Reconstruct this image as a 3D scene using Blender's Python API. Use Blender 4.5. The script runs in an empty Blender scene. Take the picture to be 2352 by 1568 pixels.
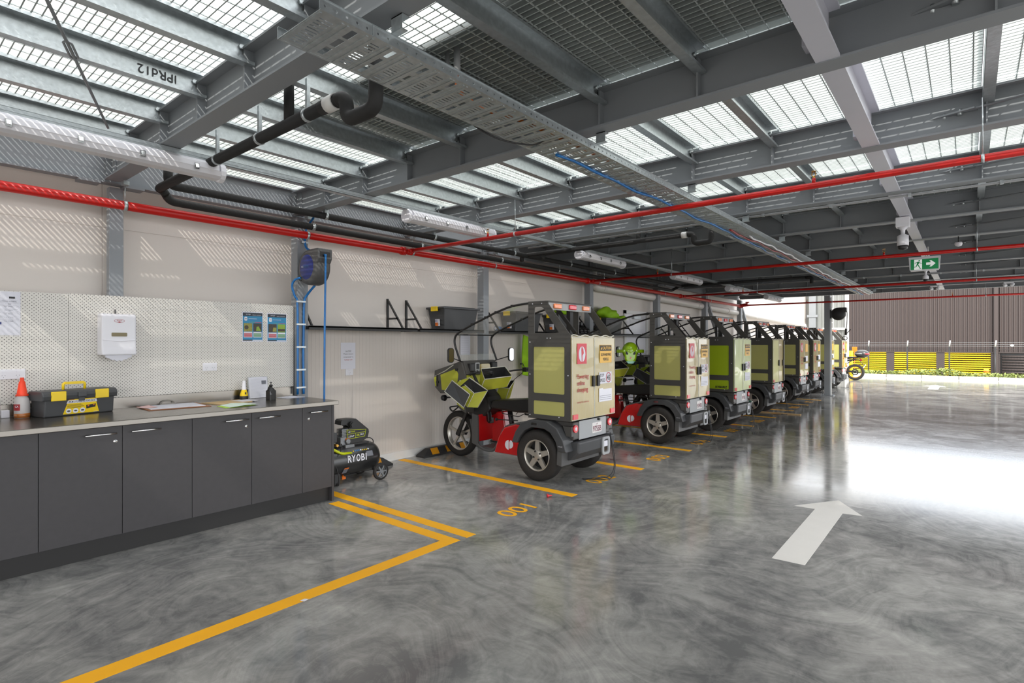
import bpy, math, random
from math import sin, cos, pi, radians
from mathutils import Vector, Matrix
from mathutils.geometry import tessellate_polygon
random.seed(7)
sc = bpy.context.scene
COL = sc.collection
# ------------------------------------------------------------------ camera
CAMX = 5.496
cam = bpy.data.objects.new('camera', bpy.data.cameras.new('camera'))
COL.objects.link(cam)
cam.location = (CAMX, 0, 1.45)
cam.rotation_euler = (pi/2, 0, radians(39.6))
cam.data.sensor_width = 36
cam.data.lens = 1268/2352*36
cam.data.shift_y = 3.5/2352
cam.data.clip_start = .02
cam.data.clip_end = 500
sc.camera = cam
# ------------------------------------------------------------------ sky and sun
w = bpy.data.worlds.new('sky'); sc.world = w; w.use_nodes = True
nt = w.node_tree; nt.nodes.clear()
out = nt.nodes.new('ShaderNodeOutputWorld'); bg = nt.nodes.new('ShaderNodeBackground')
tc = nt.nodes.new('ShaderNodeTexCoord'); nz = nt.nodes.new('ShaderNodeTexNoise'); cr = nt.nodes.new('ShaderNodeValToRGB')
nz.inputs['Scale'].default_value = 2.2; nz.inputs['Detail'].default_value = 5
cr.color_ramp.elements[0].position = .38; cr.color_ramp.elements[0].color = (.86, .92, 1, 1)
cr.color_ramp.elements[1].position = .6; cr.color_ramp.elements[1].color = (1, .985, .96, 1)
nt.links.new(tc.outputs['Generated'], nz.inputs['Vector']); nt.links.new(nz.outputs['Fac'], cr.inputs['Fac'])
nt.links.new(cr.outputs['Color'], bg.inputs['Color']); nt.links.new(bg.outputs['Background'], out.inputs['Surface'])
bg.inputs['Strength'].default_value = 3.0
sun = bpy.data.objects.new('sun', bpy.data.lights.new('sun', 'SUN')); COL.objects.link(sun)
sun.data.energy = 3.4; sun.data.angle = radians(.6); sun.data.color = (1, .955, .88)
SUN_TO = Vector((-.62, .70, -.80)).normalized()      # direction the light travels
sun.rotation_euler = SUN_TO.to_track_quat('-Z', 'Y').to_euler()
sc.view_settings.view_transform = 'Standard'; sc.view_settings.look = 'None'
sc.view_settings.gamma = 1; sc.view_settings.use_curve_mapping = False
sc.view_settings.exposure = .25
sc.cycles.max_bounces = 8; sc.cycles.diffuse_bounces = 5; sc.cycles.glossy_bounces = 4
sc.cycles.transmission_bounces = 6; sc.cycles.transparent_max_bounces = 12
sc.cycles.sample_clamp_indirect = 6
sc.cycles.caustics_reflective = False; sc.cycles.caustics_refractive = False
# ------------------------------------------------------------------ materials
def srgb(r, g, b):
    f = lambda c: (c/255/12.92) if c/255 <= .04045 else ((c/255+.055)/1.055)**2.4
    return (f(r), f(g), f(b), 1)
def mat(name, col, rough=.5, metal=0, var=0, scale=8, bump=0, bscale=40, coat=0, alpha=1, trans=0, stretch=None, ior=1.5, rvar=0):
    m = bpy.data.materials.new(name); m.use_nodes = True
    n = m.node_tree; b = n.nodes['Principled BSDF']
    c = srgb(*col)
    b.inputs['Base Color'].default_value = c; b.inputs['Roughness'].default_value = rough
    b.inputs['Metallic'].default_value = metal; b.inputs['Coat Weight'].default_value = coat
    b.inputs['Alpha'].default_value = alpha; b.inputs['Transmission Weight'].default_value = trans; b.inputs['IOR'].default_value = ior
    if var or bump or rvar:
        t = n.nodes.new('ShaderNodeTexCoord'); mp = n.nodes.new('ShaderNodeMapping')
        if stretch: mp.inputs['Scale'].default_value = stretch
        n.links.new(t.outputs['Object'], mp.inputs['Vector'])
    if var or rvar:
        z = n.nodes.new('ShaderNodeTexNoise'); z.inputs['Scale'].default_value = scale; z.inputs['Detail'].default_value = 6
        n.links.new(mp.outputs['Vector'], z.inputs['Vector'])
        if var:
            mx = n.nodes.new('ShaderNodeMix'); mx.data_type = 'RGBA'
            mx.inputs[6].default_value = tuple(max(0, x*(1-var)) for x in c[:3])+(1,)
            mx.inputs[7].default_value = tuple(min(1, x*(1+var)) for x in c[:3])+(1,)
            n.links.new(z.outputs['Fac'], mx.inputs[0]); n.links.new(mx.outputs[2], b.inputs['Base Color'])
        if rvar:
            mr = n.nodes.new('ShaderNodeMapRange'); mr.inputs[3].default_value = rough-rvar; mr.inputs[4].default_value = rough+rvar
            n.links.new(z.outputs['Fac'], mr.inputs[0]); n.links.new(mr.outputs[0], b.inputs['Roughness'])
    if bump:
        z2 = n.nodes.new('ShaderNodeTexNoise'); z2.inputs['Scale'].default_value = bscale; z2.inputs['Detail'].default_value = 4
        bp = n.nodes.new('ShaderNodeBump'); bp.inputs['Strength'].default_value = bump; bp.inputs['Distance'].default_value = .01
        n.links.new(mp.outputs['Vector'], z2.inputs['Vector']); n.links.new(z2.outputs['Fac'], bp.inputs['Height'])
        n.links.new(bp.outputs['Normal'], b.inputs['Normal'])
    return m
def emat(name, col, strength):
    m = bpy.data.materials.new(name); m.use_nodes = True
    b = m.node_tree.nodes['Principled BSDF']; b.inputs['Base Color'].default_value = srgb(*col)
    b.inputs['Emission Color'].default_value = srgb(*col); b.inputs['Emission Strength'].default_value = strength
    return m
M = dict(
 steel=mat('grey_paint', (142, 146, 150), .5, 0, .08, 3, rvar=.08),
 pale=mat('bounce_lit_steel', (206, 206, 216), .42, 0, .05, 6, rvar=.08),  # beam steel made lighter, floor bounce painted into the colour
 galv=mat('galvanised', (186, 192, 194), .38, .75, .28, 34, .12, 60),
 grate=mat('grating_steel', (200, 206, 204), .5, .35, .2, 14),
 deck=mat('top_plate', (112, 118, 116), .6, .3, .3, 9),
 wall=mat('wall_paint', (216, 208, 200), .42, 0, .035, 1.3, .03, 90, stretch=(1, 1, .25)),
 white=mat('white_paint', (228, 227, 224), .45, 0, .03, 3),
 plastic_w=mat('white_plastic', (232, 231, 236), .3, 0, .02, 4),
 diff=mat('diffuser', (214, 212, 216), .28, 0, .03, 5),
 red=mat('red_pipe', (196, 16, 6), .36, 0, .10, 3),
 redd=mat('red_dark', (150, 20, 24), .35),
 black=mat('black_foam', (30, 29, 28), .7, 0, .2, 10, .1, 30),
 blk=mat('black_plastic', (34, 33, 33), .42, 0, .1, 10),
 char=mat('charcoal_plastic', (66, 67, 69), .45, 0, .08, 12),
 darkgrey=mat('dark_grey_plastic', (84, 84, 84), .5, 0, .06, 12),
 lam=mat('charcoal_laminate', (62, 60, 62), .5, 0, .12, 26, .03, 200),
 kick=mat('kick_black', (36, 35, 35), .55),
 inox=mat('stainless', (132, 127, 120), .24, .95, .06, 5, rvar=.07),
 chrome=mat('chrome', (215, 215, 215), .15, 1),
 alloy=mat('alloy', (200, 195, 186), .32, .7, .06, 20),
 tyre=mat('tyre', (40, 37, 35), .75, 0, .15, 20, .3, 90),
 brass=mat('brass', (190, 145, 70), .3, .9),
 yell=mat('line_paint', (250, 178, 8), .6, 0, .07, 14, rvar=.1),
 wpaint=mat('white_line_paint', (222, 219, 213), .4, 0, .05, 6),
 yelp=mat('yellow_plastic', (244, 208, 20), .35),
 oran=mat('orange_plastic', (238, 120, 30), .35),
 ored=mat('orange_red', (236, 62, 22), .38),
 faded=mat('faded_yellow', (186, 182, 108), .42, 0, .08, 4, coat=.3, bump=.15, bscale=5),
 cream=mat('yellowed_film', (168, 150, 90), .28, 0, .08, 3, coat=.7, bump=.55, bscale=7, stretch=(1, 1, .3)),
 lime=mat('lime_panel', (160, 182, 22), .4, 0, .06, 4, coat=.3, bump=.15, bscale=5),
 limef=mat('lime_film', (200, 212, 150), .25, 0, .2, 5, coat=.8, bump=.9, bscale=7, stretch=(1, 1, .25)),
 pouch=mat('pouch_yellow', (176, 178, 50), .5, 0, .12, 8, .15, 20),
 pouchin=mat('pouch_inner', (26, 26, 27), .8),
 piping=mat('pale_piping', (204, 202, 188), .6),
 helm=mat('helmet_green', (152, 196, 22), .2, 0, .06, 6, coat=.6),
 cloth=mat('hi_vis_cloth', (150, 200, 20), .7, 0, .16, 10, .4, 14),
 tred=mat('trike_red', (196, 26, 28), .25, 0, .05, 4, coat=.5),
 seat=mat('seat_vinyl', (30, 29, 29), .35, 0, .1, 12, .2, 30),
 frame=mat('panel_grey', (74, 72, 69), .42, 0, .06, 8),
 lightr=mat('red_lens', (214, 26, 40), .15, 0, coat=.5),
 lighto=mat('orange_lens', (236, 128, 60), .15, 0, coat=.5),
 glass=mat('clear_sheet', (196, 200, 196), .10, 0, alpha=.36, coat=.5),
 sleeve=mat('clear_sleeve', (235, 235, 240), .12, 0, alpha=.14),
 mirror=mat('mirror_glass', (220, 224, 228), .03, 1),
 plate=mat('number_plate', (226, 222, 220), .3),
 pink=mat('plate_maroon', (120, 40, 70), .4),
 logo=mat('logo_red', (205, 30, 52), .35),
 ink=mat('black_ink', (28, 28, 30), .5),
 greyink=mat('grey_ink', (120, 122, 130), .6),
 inkr=mat('red_ink', (176, 46, 52), .5),
 caut=mat('caution_yellow', (236, 184, 74), .4),
 paper=mat('paper', (226, 226, 234), .6),
 card=mat('manila_card', (206, 176, 128), .7, 0, .05, 10),
 hard=mat('hardboard', (150, 98, 62), .6),
 pinkp=mat('pink_paper', (232, 196, 192), .7),
 greenp=mat('green_paper', (208, 226, 214), .7),
 limep=mat('lime_paper', (176, 214, 84), .7),
 blue=mat('blue_hose', (24, 112, 182), .35, 0, .1, 10),
 navy=mat('navy_disc', (40, 52, 120), .35),
 olive=mat('olive_window', (118, 104, 60), .3),
 cyan=mat('poster_cyan', (28, 134, 180), .4),
 navyk=mat('poster_black', (22, 30, 42), .4),
 pred=mat('poster_red', (196, 74, 84), .5), pgrn=mat('poster_green', (104, 160, 110), .5),
 pol=mat('poster_olive', (150, 146, 70), .5, 0, .5, 90), pdk=mat('poster_dark', (70, 62, 52), .5, 0, .6, 70), psalad=mat('poster_leaf', (140, 170, 60), .5, 0, .4, 80),
 green=emat('exit_green', (14, 128, 72), .25),
 exitw=emat('exit_white', (228, 234, 230), .35),
 ryel=mat('compressor_yellow', (206, 218, 22), .35),
 blackgloss=mat('tank_black', (40, 40, 41), .28, 0, .05, 6, coat=.3),
 castm=mat('cast_aluminium', (128, 130, 132), .4, .6, .15, 30, .2, 80),
 taupe=mat('taupe_cladding', (70, 60, 57), .6, 0, .05, 1),
 taupe2=mat('taupe_base', (70, 60, 58), .6, 0, .08, 3),
 ydoor=mat('yellow_door', (250, 214, 30), .5),
 clad=mat('pale_cladding', (138, 140, 137), .5, 0, .05, 2),
 kerb=mat('kerb_concrete', (208, 204, 200), .7, 0, .1, 4, .2, 30),
 leaf=mat('leaf', (128, 140, 66), .6, 0, .35, 30),
 bark=mat('mulch', (110, 96, 78), .9, 0, .3, 20),
 asphalt=mat('lower_ground', (150, 148, 144), .9, 0, .1, 3),
 pipeg=mat('grey_conduit', (168, 170, 172), .5),
 ppipe=mat('white_drainpipe', (226, 222, 216), .35, 0, .03, 3),
 liquid=mat('amber_liquid', (176, 104, 46), .15, 0, coat=.4),
 pebott=mat('milky_plastic', (214, 208, 206), .4, 0, .03, 5, alpha=.93),
 teal=mat('teal_cap', (40, 130, 110), .4),
 bluep=mat('blue_can', (40, 110, 170), .3), wood=mat('pale_wood', (196, 160, 110), .7, 0, .1, 10),
 visor=mat('visor_glass', (120, 190, 170), .1, 0, coat=.5),
 gold=mat('gold_rim', (176, 140, 60), .3, .7),
 stop=mat('rubber_stop', (44, 43, 44), .6, 0, .15, 14, .15, 60), stopy=mat('stop_yellow', (206, 140, 20), .45),
)
def floor_mat():
    m = bpy.data.materials.new('polished_concrete'); m.use_nodes = True
    n = m.node_tree; b = n.nodes['Principled BSDF']; L = n.links.new
    t = n.nodes.new('ShaderNodeTexCoord')
    def noise(scale, det, dist, st=(1, 1, 1), rot=0):
        mp = n.nodes.new('ShaderNodeMapping'); mp.inputs['Scale'].default_value = st; mp.inputs['Rotation'].default_value = (0, 0, rot)
        z = n.nodes.new('ShaderNodeTexNoise'); z.inputs['Scale'].default_value = scale; z.inputs['Detail'].default_value = det; z.inputs['Distortion'].default_value = dist
        L(t.outputs['Object'], mp.inputs['Vector']); L(mp.outputs['Vector'], z.inputs['Vector']); return z
    big = noise(.9, 5, 1.2); fine = noise(7, 12, .6, (1, 1, 1)); fine.inputs['Roughness'].default_value = .72; 
    # trowel arcs: noise read in polar coordinates about drifting centres
    warp = noise(.55, 2, 0)
    va = n.nodes.new('ShaderNodeVectorMath'); va.operation = 'MULTIPLY_ADD'
    va.inputs[1].default_value = (2.4, 2.4, 0)
    L(warp.outputs['Color'], va.inputs[0]); L(t.outputs['Object'], va.inputs[2])
    vo = n.nodes.new('ShaderNodeTexVoronoi'); vo.inputs['Scale'].default_value = .42; vo.feature = 'F1'
    L(va.outputs[0], vo.inputs['Vector'])
    rings = n.nodes.new('ShaderNodeTexNoise'); rings.noise_dimensions = '4D'; rings.inputs['Scale'].default_value = .5; rings.inputs['Detail'].default_value = 9; rings.inputs['Roughness'].default_value = .68
    mul = n.nodes.new('ShaderNodeMath'); mul.operation = 'MULTIPLY'; mul.inputs[1].default_value = 90
    L(vo.outputs['Distance'], mul.inputs[0]); L(mul.outputs[0], rings.inputs['W']); L(t.outputs['Object'], rings.inputs['Vector'])
    r1 = n.nodes.new('ShaderNodeValToRGB')
    r1.color_ramp.elements[0].position = .40; r1.color_ramp.elements[0].color = srgb(112, 112, 111)
    r1.color_ramp.elements[1].position = .61; r1.color_ramp.elements[1].color = srgb(184, 182, 177)
    a1 = n.nodes.new('ShaderNodeMath'); a1.operation = 'MULTIPLY'; a1.inputs[1].default_value = .38
    a2 = n.nodes.new('ShaderNodeMath'); a2.operation = 'MULTIPLY_ADD'; a2.inputs[1].default_value = .25
    a3 = n.nodes.new('ShaderNodeMath'); a3.operation = 'MULTIPLY_ADD'; a3.inputs[1].default_value = .33
    L(big.outputs['Fac'], a1.inputs[0]); L(rings.outputs['Fac'], a2.inputs[0]); L(a1.outputs[0], a2.inputs[2])
    L(fine.outputs['Fac'], a3.inputs[0]); L(a2.outputs[0], a3.inputs[2]); L(a3.outputs[0], r1.inputs['Fac'])
    L(r1.outputs['Color'], b.inputs['Base Color'])
    mr = n.nodes.new('ShaderNodeMapRange'); mr.inputs[1].default_value = .3; mr.inputs[2].default_value = .7; mr.inputs[3].default_value = .06; mr.inputs[4].default_value = .18
    L(a3.outputs[0], mr.inputs[0]); L(mr.outputs[0], b.inputs['Roughness'])
    bp = n.nodes.new('ShaderNodeBump'); bp.inputs['Strength'].default_value = .10; bp.inputs['Distance'].default_value = .004
    L(a3.outputs[0], bp.inputs['Height']); L(bp.outputs['Normal'], b.inputs['Normal'])
    b.inputs['IOR'].default_value = 1.6
    return m
M['floor'] = floor_mat()
def peg_mat():
    m = bpy.data.materials.new('pegboard'); m.use_nodes = True
    n = m.node_tree; b = n.nodes['Principled BSDF']; L = n.links.new
    t = n.nodes.new('ShaderNodeTexCoord'); sp = n.nodes.new('ShaderNodeSeparateXYZ'); L(t.outputs['Object'], sp.inputs[0])
    def mth(op, a, bb=None, v=None):
        q = n.nodes.new('ShaderNodeMath'); q.operation = op
        L(a, q.inputs[0])
        if bb is not None: L(bb, q.inputs[1])
        if v is not None: q.inputs[1].default_value = v
        return q.outputs[0]
    P = .025
    def cell(off):
        y = mth('ADD', sp.outputs['Y'], v=10+off); z = mth('ADD', sp.outputs['Z'], v=10+off)
        fy = mth('SUBTRACT', mth('FRACT', mth('DIVIDE', y, v=P)), v=.5); fz = mth('SUBTRACT', mth('FRACT', mth('DIVIDE', z, v=P)), v=.5)
        d = mth('SQRT', mth('ADD', mth('MULTIPLY', fy, fy), mth('MULTIPLY', fz, fz)))
        return mth('LESS_THAN', d, v=.125)
    msk = mth('MAXIMUM', cell(0), cell(P/2))
    mx = n.nodes.new('ShaderNodeMix'); mx.data_type = 'RGBA'; mx.inputs[6].default_value = srgb(222, 218, 210); mx.inputs[7].default_value = srgb(70, 64, 60)
    L(msk, mx.inputs[0]); L(mx.outputs[2], b.inputs['Base Color']); b.inputs['Roughness'].default_value = .4
    return m
M['peg'] = peg_mat()
# ------------------------------------------------------------------ mesh helpers
class MB:
    def __init__(s): s.v = []; s.f = []; s.m = []; s.sm = []
    def add(s, vs, fs, mi=0, smooth=False):
        o = len(s.v); s.v += [tuple(p) for p in vs]
        for f in fs: s.f.append(tuple(i+o for i in f)); s.m.append(mi); s.sm.append(smooth)
        return s
    def box(s, x0, y0, z0, x1, y1, z1, mi=0):
        v = [(x, y, z) for x in (x0, x1) for y in (y0, y1) for z in (z0, z1)]
        return s.add(v, [(0, 1, 3, 2), (4, 6, 7, 5), (0, 4, 5, 1), (2, 3, 7, 6), (0, 2, 6, 4), (1, 5, 7, 3)], mi)
    def bar(s, p0, p1, wd, ht, mi=0, up=(0, 0, 1)):
        p0 = Vector(p0); p1 = Vector(p1); d = (p1-p0).normalized(); u = Vector(up)
        if abs(d.dot(u)) > .98: u = Vector((1, 0, 0))
        a = d.cross(u).normalized(); b = a.cross(d).normalized()
        v = []
        for p in (p0, p1):
            for i, j in ((-1, -1), (1, -1), (1, 1), (-1, 1)): v.append(p+a*i*wd/2+b*j*ht/2)
        return s.add(v, [(3, 2, 1, 0), (4, 5, 6, 7), (0, 1, 5, 4), (1, 2, 6, 5), (2, 3, 7, 6), (3, 0, 4, 7)], mi)
    def tube(s, pts, r, n=10, mi=0, cap=True, closed=False):
        P = [Vector(p) for p in pts]; N = len(P); rr = r if isinstance(r, (list, tuple)) else [r]*N
        vs = []; prev = None
        for i, p in enumerate(P):
            if closed: d = (P[(i+1) % N]-P[i-1]).normalized()
            else: d = (P[min(i+1, N-1)]-P[max(i-1, 0)]).normalized()
            if prev is None:
                u = Vector((0, 0, 1)) if abs(d.z) < .9 else Vector((1, 0, 0))
                a = d.cross(u).normalized()
            else: a = (prev-d*prev.dot(d)).normalized()
            prev = a; b = d.cross(a)
            for k in range(n): vs.append(p+(a*cos(2*pi*k/n)+b*sin(2*pi*k/n))*rr[i])
        fs = []
        for i in range(N if closed else N-1):
            for k in range(n):
                j = (i+1) % N; fs.append((i*n+k, i*n+(k+1) % n, j*n+(k+1) % n, j*n+k))
        s.add(vs, fs, mi, True)
        if cap and not closed:
            s.add(vs[:n], [tuple(reversed(range(n)))], mi); s.add(vs[-n:], [tuple(range(n))], mi)
        return s
    def cyl(s, p0, p1, r, n=12, mi=0): return s.tube([p0, p1], r, n, mi)
    def lathe(s, prof, o, ax, n=24, mi=0, smooth=True):
        o = Vector(o); ax = Vector(ax).normalized(); u = Vector((0, 0, 1)) if abs(ax.z) < .9 else Vector((1, 0, 0))
        a = ax.cross(u).normalized(); b = ax.cross(a)
        vs = []
        for r, h in prof:
            for k in range(n): vs.append(o+ax*h+(a*cos(2*pi*k/n)+b*sin(2*pi*k/n))*r)
        fs = [(i*n+k, i*n+(k+1) % n, (i+1)*n+(k+1) % n, (i+1)*n+k) for i in range(len(prof)-1) for k in range(n)]
        return s.add(vs, fs, mi, smooth)
    def prism(s, loops, o, u, v, t, mi=0, mside=None):
        """polygon loops (outer, holes...) in the u,v plane at o, extruded by vector t"""
        o = Vector(o); u = Vector(u); v = Vector(v); t = Vector(t)
        if not isinstance(loops[0][0], (list, tuple)): loops = [loops]
        tri = tessellate_polygon([[Vector((p[0], p[1], 0)) for p in l] for l in loops])
        flat = [p for l in loops for p in l]
        A = [o+u*p[0]+v*p[1] for p in flat]; B = [p+t for p in A]
        s.add(A, tri, mi); s.add(B, [tuple(reversed(x)) for x in tri], mi)
        k = 0
        for l in loops:
            n = len(l)
            s.add(A[k:k+n]+B[k:k+n], [(i, (i+1) % n, n+(i+1) % n, n+i) for i in range(n)], mi if mside is None else mside)
            k += n
        return s
    def ball(s, c, r, n=12, mi=0, sx=1, sy=1, sz=1, fn=None):
        vs = []; c = Vector(c); R = n//2
        for i in range(R+1):
            th = pi*i/R
            for k in range(n):
                d = Vector((sin(th)*cos(2*pi*k/n), sin(th)*sin(2*pi*k/n), cos(th))); q = r*(fn(d) if fn else 1)
                vs.append(c+Vector((d.x*sx, d.y*sy, d.z*sz))*q)
        fs = [(i*n+k, (i+1)*n+k, (i+1)*n+(k+1) % n, i*n+(k+1) % n) for i in range(R) for k in range(n)]
        return s.add(vs, fs, mi, True)
    def mesh(s, name, mats):
        me = bpy.data.meshes.new(name); me.from_pydata(s.v, [], s.f)
        for q in (mats if isinstance(mats, (list, tuple)) else [mats]): me.materials.append(M[q] if isinstance(q, str) else q)
        me.polygons.foreach_set('material_index', s.m); me.polygons.foreach_set('use_smooth', s.sm)
        me.validate(); me.update()
        import bmesh
        bm = bmesh.new(); bm.from_mesh(me); bmesh.ops.remove_doubles(bm, verts=bm.verts, dist=1e-5); bmesh.ops.recalc_face_normals(bm, faces=bm.faces); bm.to_mesh(me); bm.free()
        return me
    def build(s, name, mats, parent=None, bevel=0, label=None, kind=None):
        return obj(name, s.mesh(name, mats), parent, bevel, label, kind)
def obj(name, me, parent=None, bevel=0, label=None, kind=None):
    o = bpy.data.objects.new(name, me); COL.objects.link(o)
    if parent is not None: o.parent = parent
    if bevel:
        b = o.modifiers.new('bevel', 'BEVEL'); b.width = bevel; b.segments = 2; b.limit_method = 'ANGLE'; b.angle_limit = radians(40)
    if label: o['label'] = label
    if kind: o['kind'] = kind
    return o
def tag(o, label, cat, group=None, kind=None):
    o['label'] = label; o['category'] = cat
    if group: o['group'] = group
    if kind: o['kind'] = kind
    return o
def thing(name, label, cat, loc=(0, 0, 0), rz=0, group=None):
    o = bpy.data.objects.new(name, None); COL.objects.link(o); o.empty_display_size = .1
    o.location = loc; o.rotation_euler = (0, 0, rz)
    return tag(o, label, cat, group)
def struct(name, mb, mats, parent=None, label=None):
    o = mb.build(name, mats, parent)
    if parent is None: o['kind'] = 'structure'
    if label: o['label'] = label
    return o
def sempty(name, label=None):
    o = bpy.data.objects.new(name, None); COL.objects.link(o); o['kind'] = 'structure'
    if label: o['label'] = label
    return o
def dup(o, parent=None, top=True, **kw):
    c = o.copy(); COL.objects.link(c)
    if parent is not None: c.parent = parent
    for ch in KIDS(o): dup(ch, c)
    return c
def KIDS(o): return [x for x in list(COL.objects) if x.parent is o]
def copy_thing(root, loc, label, rz=None, kids=None):
    r = root.copy(); COL.objects.link(r); r.location = loc; r['label'] = label
    if rz is not None: r.rotation_euler = (0, 0, rz)
    for ch in (kids if kids is not None else KIDS(root)):
        c = ch.copy(); COL.objects.link(c); c.parent = r
        for g in KIDS(ch):
            d = g.copy(); COL.objects.link(d); d.parent = c
    return r
def rot2(p, a): return (p[0]*cos(a)-p[1]*sin(a), p[0]*sin(a)+p[1]*cos(a))
def rrect(x0, y0, x1, y1, r=.01, n=4):
    out = []
    for cx, cy, a0 in ((x1-r, y0+r, -90), (x1-r, y1-r, 0), (x0+r, y1-r, 90), (x0+r, y0+r, 180)):
        for k in range(n+1):
            a = radians(a0+90*k/n); out.append((cx+r*cos(a), cy+r*sin(a)))
    return out
def circ(cx, cy, r, n=12, ry=None): return [(cx+r*cos(2*pi*k/n), cy+(ry or r)*sin(2*pi*k/n)) for k in range(n)]
def smooth(pts, n=5, closed=False):
    P = [Vector(p) for p in pts]; N = len(P); o = []
    for i in range(N if closed else N-1):
        g = lambda k: P[k % N] if closed else P[max(0, min(N-1, k))]
        p0, p1, p2, p3 = g(i-1), g(i), g(i+1), g(i+2)
        for k in range(n):
            t = k/n; o.append(.5*((2*p1)+(p2-p0)*t+(2*p0-5*p1+4*p2-p3)*t*t+(3*p1-p0-3*p2+p3)*t**3))
    if not closed: o.append(P[-1])
    return o
_fc = {}
def text(s, h, pos, u, v, m, parent, w=None, name='lettering', ext=.0008, align='LEFT', bold=0, shear=0):
    """lettering of cap height h standing on u (reading direction) and v (up)"""
    cu = bpy.data.curves.new('t', 'FONT'); cu.body = s; cu.size = 1; cu.extrude = 0; cu.align_x = align; cu.offset = bold; cu.shear = shear; cu.resolution_u = 3
    to = bpy.data.objects.new('t', cu); me = bpy.data.meshes.new_from_object(to); bpy.data.objects.remove(to); bpy.data.curves.remove(cu)
    u = Vector(u).normalized(); v = Vector(v).normalized(); nrm = u.cross(v); pos = Vector(pos)
    k = h/.72
    xs = [q.co.x for q in me.vertices]
    kx = (w/(max(xs)-min(xs))) if w else k
    for q in me.vertices: q.co = pos+u*q.co.x*kx+v*q.co.y*k+nrm*ext
    me.materials.clear(); me.materials.append(M[m]); me.name = name
    return obj(name, me, parent)
NUM = ['zero', 'one', 'two', 'three', 'four', 'five', 'six', 'seven', 'eight', 'nine', 'ten', 'eleven']
ORD = ['first', 'second', 'third', 'fourth', 'fifth', 'sixth', 'seventh', 'eighth', 'ninth', 'tenth', 'eleventh', 'twelfth', 'thirteenth', 'fourteenth']
X_, Y_, Z_ = Vector((1, 0, 0)), Vector((0, 1, 0)), Vector((0, 0, 1))
# ================================================================== THE SETTING
BEAMS = [1.375, 2.95, 4.40, 5.82, 7.24, 8.66, 10.08, 11.5, 12.92, 14.34, 15.76, 17.12]
ZB, ZT = 2.75, 2.985
XR = 9.0
# floor: slab with one sawn joint, far edge strip coloured white as if sunlit
fl = sempty('floor')
struct('slab', MB().box(-.2, -9, -.15, 26, 9.548, 0), 'floor', fl)
struct('slab', MB().box(-.2, 9.556, -.15, 26, 27.6, 0), 'floor', fl)
struct('joint', MB().box(-.2, 9.548, -.15, 26, 9.556, -.004), 'greyink', fl)
# left wall of painted panels with recessed joints, and a low plinth
wl = sempty('wall_left', 'white painted panel wall along the left side')
ys = [-9, -6.0, -3.0, -.1, 1.35, 3.02+.0, 5.83, 8.66, 11.5, 14.34, 17.2, 20.4, 23.6, 26.8]
for i in range(len(ys)-1):
    for z0, z1 in ((.1, 1.235), (1.24, 2.40), (2.405, 4.2)):
        struct('panel', MB().box(-.2, ys[i]+.002, z0, 0, ys[i+1]-.002, z1), 'wall', wl)
struct('backing', MB().box(-.22, -9, 0, -.006, 26.8, 4.2), 'wall', wl)
struct('baseboard_left', MB().box(-.006, -9, 0, .02, 26.8, .095), 'white')
# micro ribs pressed into the lower panels
rb = MB()
y = 2.9
while y < 8.6:
    rb.box(0, y, .11, .0016, y+.006, 1.6); y += .047
rb.build('rib_lines', 'wall', wl, kind='stuff')
# far return wall of pale cladding
wb = sempty('wall_back', 'pale corrugated cladding at the end of the left wall')
def corrug(x0, x1, y, z0, z1, pitch, dep, m, name, parent, top=.6):
    mb = MB(); x = x0
    while x < x1-.001:
        a = pitch*top/2; c = min(x1, x+pitch); mid = (x+c)/2
        mb.prism([(x, 0), (mid-a, 0), (mid-a+dep*.6, -dep), (mid+a-dep*.6, -dep), (mid+a, 0), (c, 0), (c, .03), (x, .03)], (0, y, z0), X_, Y_, (0, 0, z1-z0))
        x += pitch
    return mb.build(name, m, parent)
corrug(.02, 1.5, 26.8, 0, 4.2, .19, .03, 'clad', 'cladding', wb)
struct('girt', MB().box(.5, 26.7, 2.0, 1.5, 26.77, 2.09), 'white', wb)
struct('corner_post', MB().box(1.5, 26.68, 0, 1.62, 26.9, 4.2), 'white', wb)
for x, nm, cl in ((.30, 'steel_stanchion', 'thick grey steel stanchion with flange joint against the pale cladding'), (.98, 'cable_ladder', 'tall white cable ladder fixed to the pale cladding')):
    t = thing(nm, cl, 'post' if x < .5 else 'cable ladder', (x, 26.6, 0))
    if x < .5:
        MB().box(-.13, -.02, 0, .13, .06, 4).build('flange', 'steel', t); MB().box(-.01, .06, 0, .01, .14, 4).build('web', 'steel', t)
        MB().box(-.2, -.05, 2.56, .2, .06, 2.66).build('joint_plate', 'steel', t)
    else:
        for s in (-.11, .11): MB().box(s-.012, 0, 0, s+.012, .03, 4).build('side_rail', 'white', t)
        for k in range(13): MB().box(-.1, .01, .2+k*.3, .1, .03, .22+k*.3).build('rung', 'white', t)
# a personnel door in the left wall
d = sempty('door_1', 'white door in the left wall behind the second scooter')
struct('door_frame', MB().box(0, 10.25, 0, .03, 10.33, 2.13).box(0, 11.25, 0, .03, 11.33, 2.13).box(0, 10.25, 2.06, .03, 11.33, 2.13), 'white', d)
struct('door_leaf', MB().box(0, 10.34, .01, .015, 11.24, 2.05), 'plastic_w', d)
struct('door_closer', MB().box(.015, 10.6, 1.96, .07, 10.9, 2.02), 'galv', d)
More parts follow.
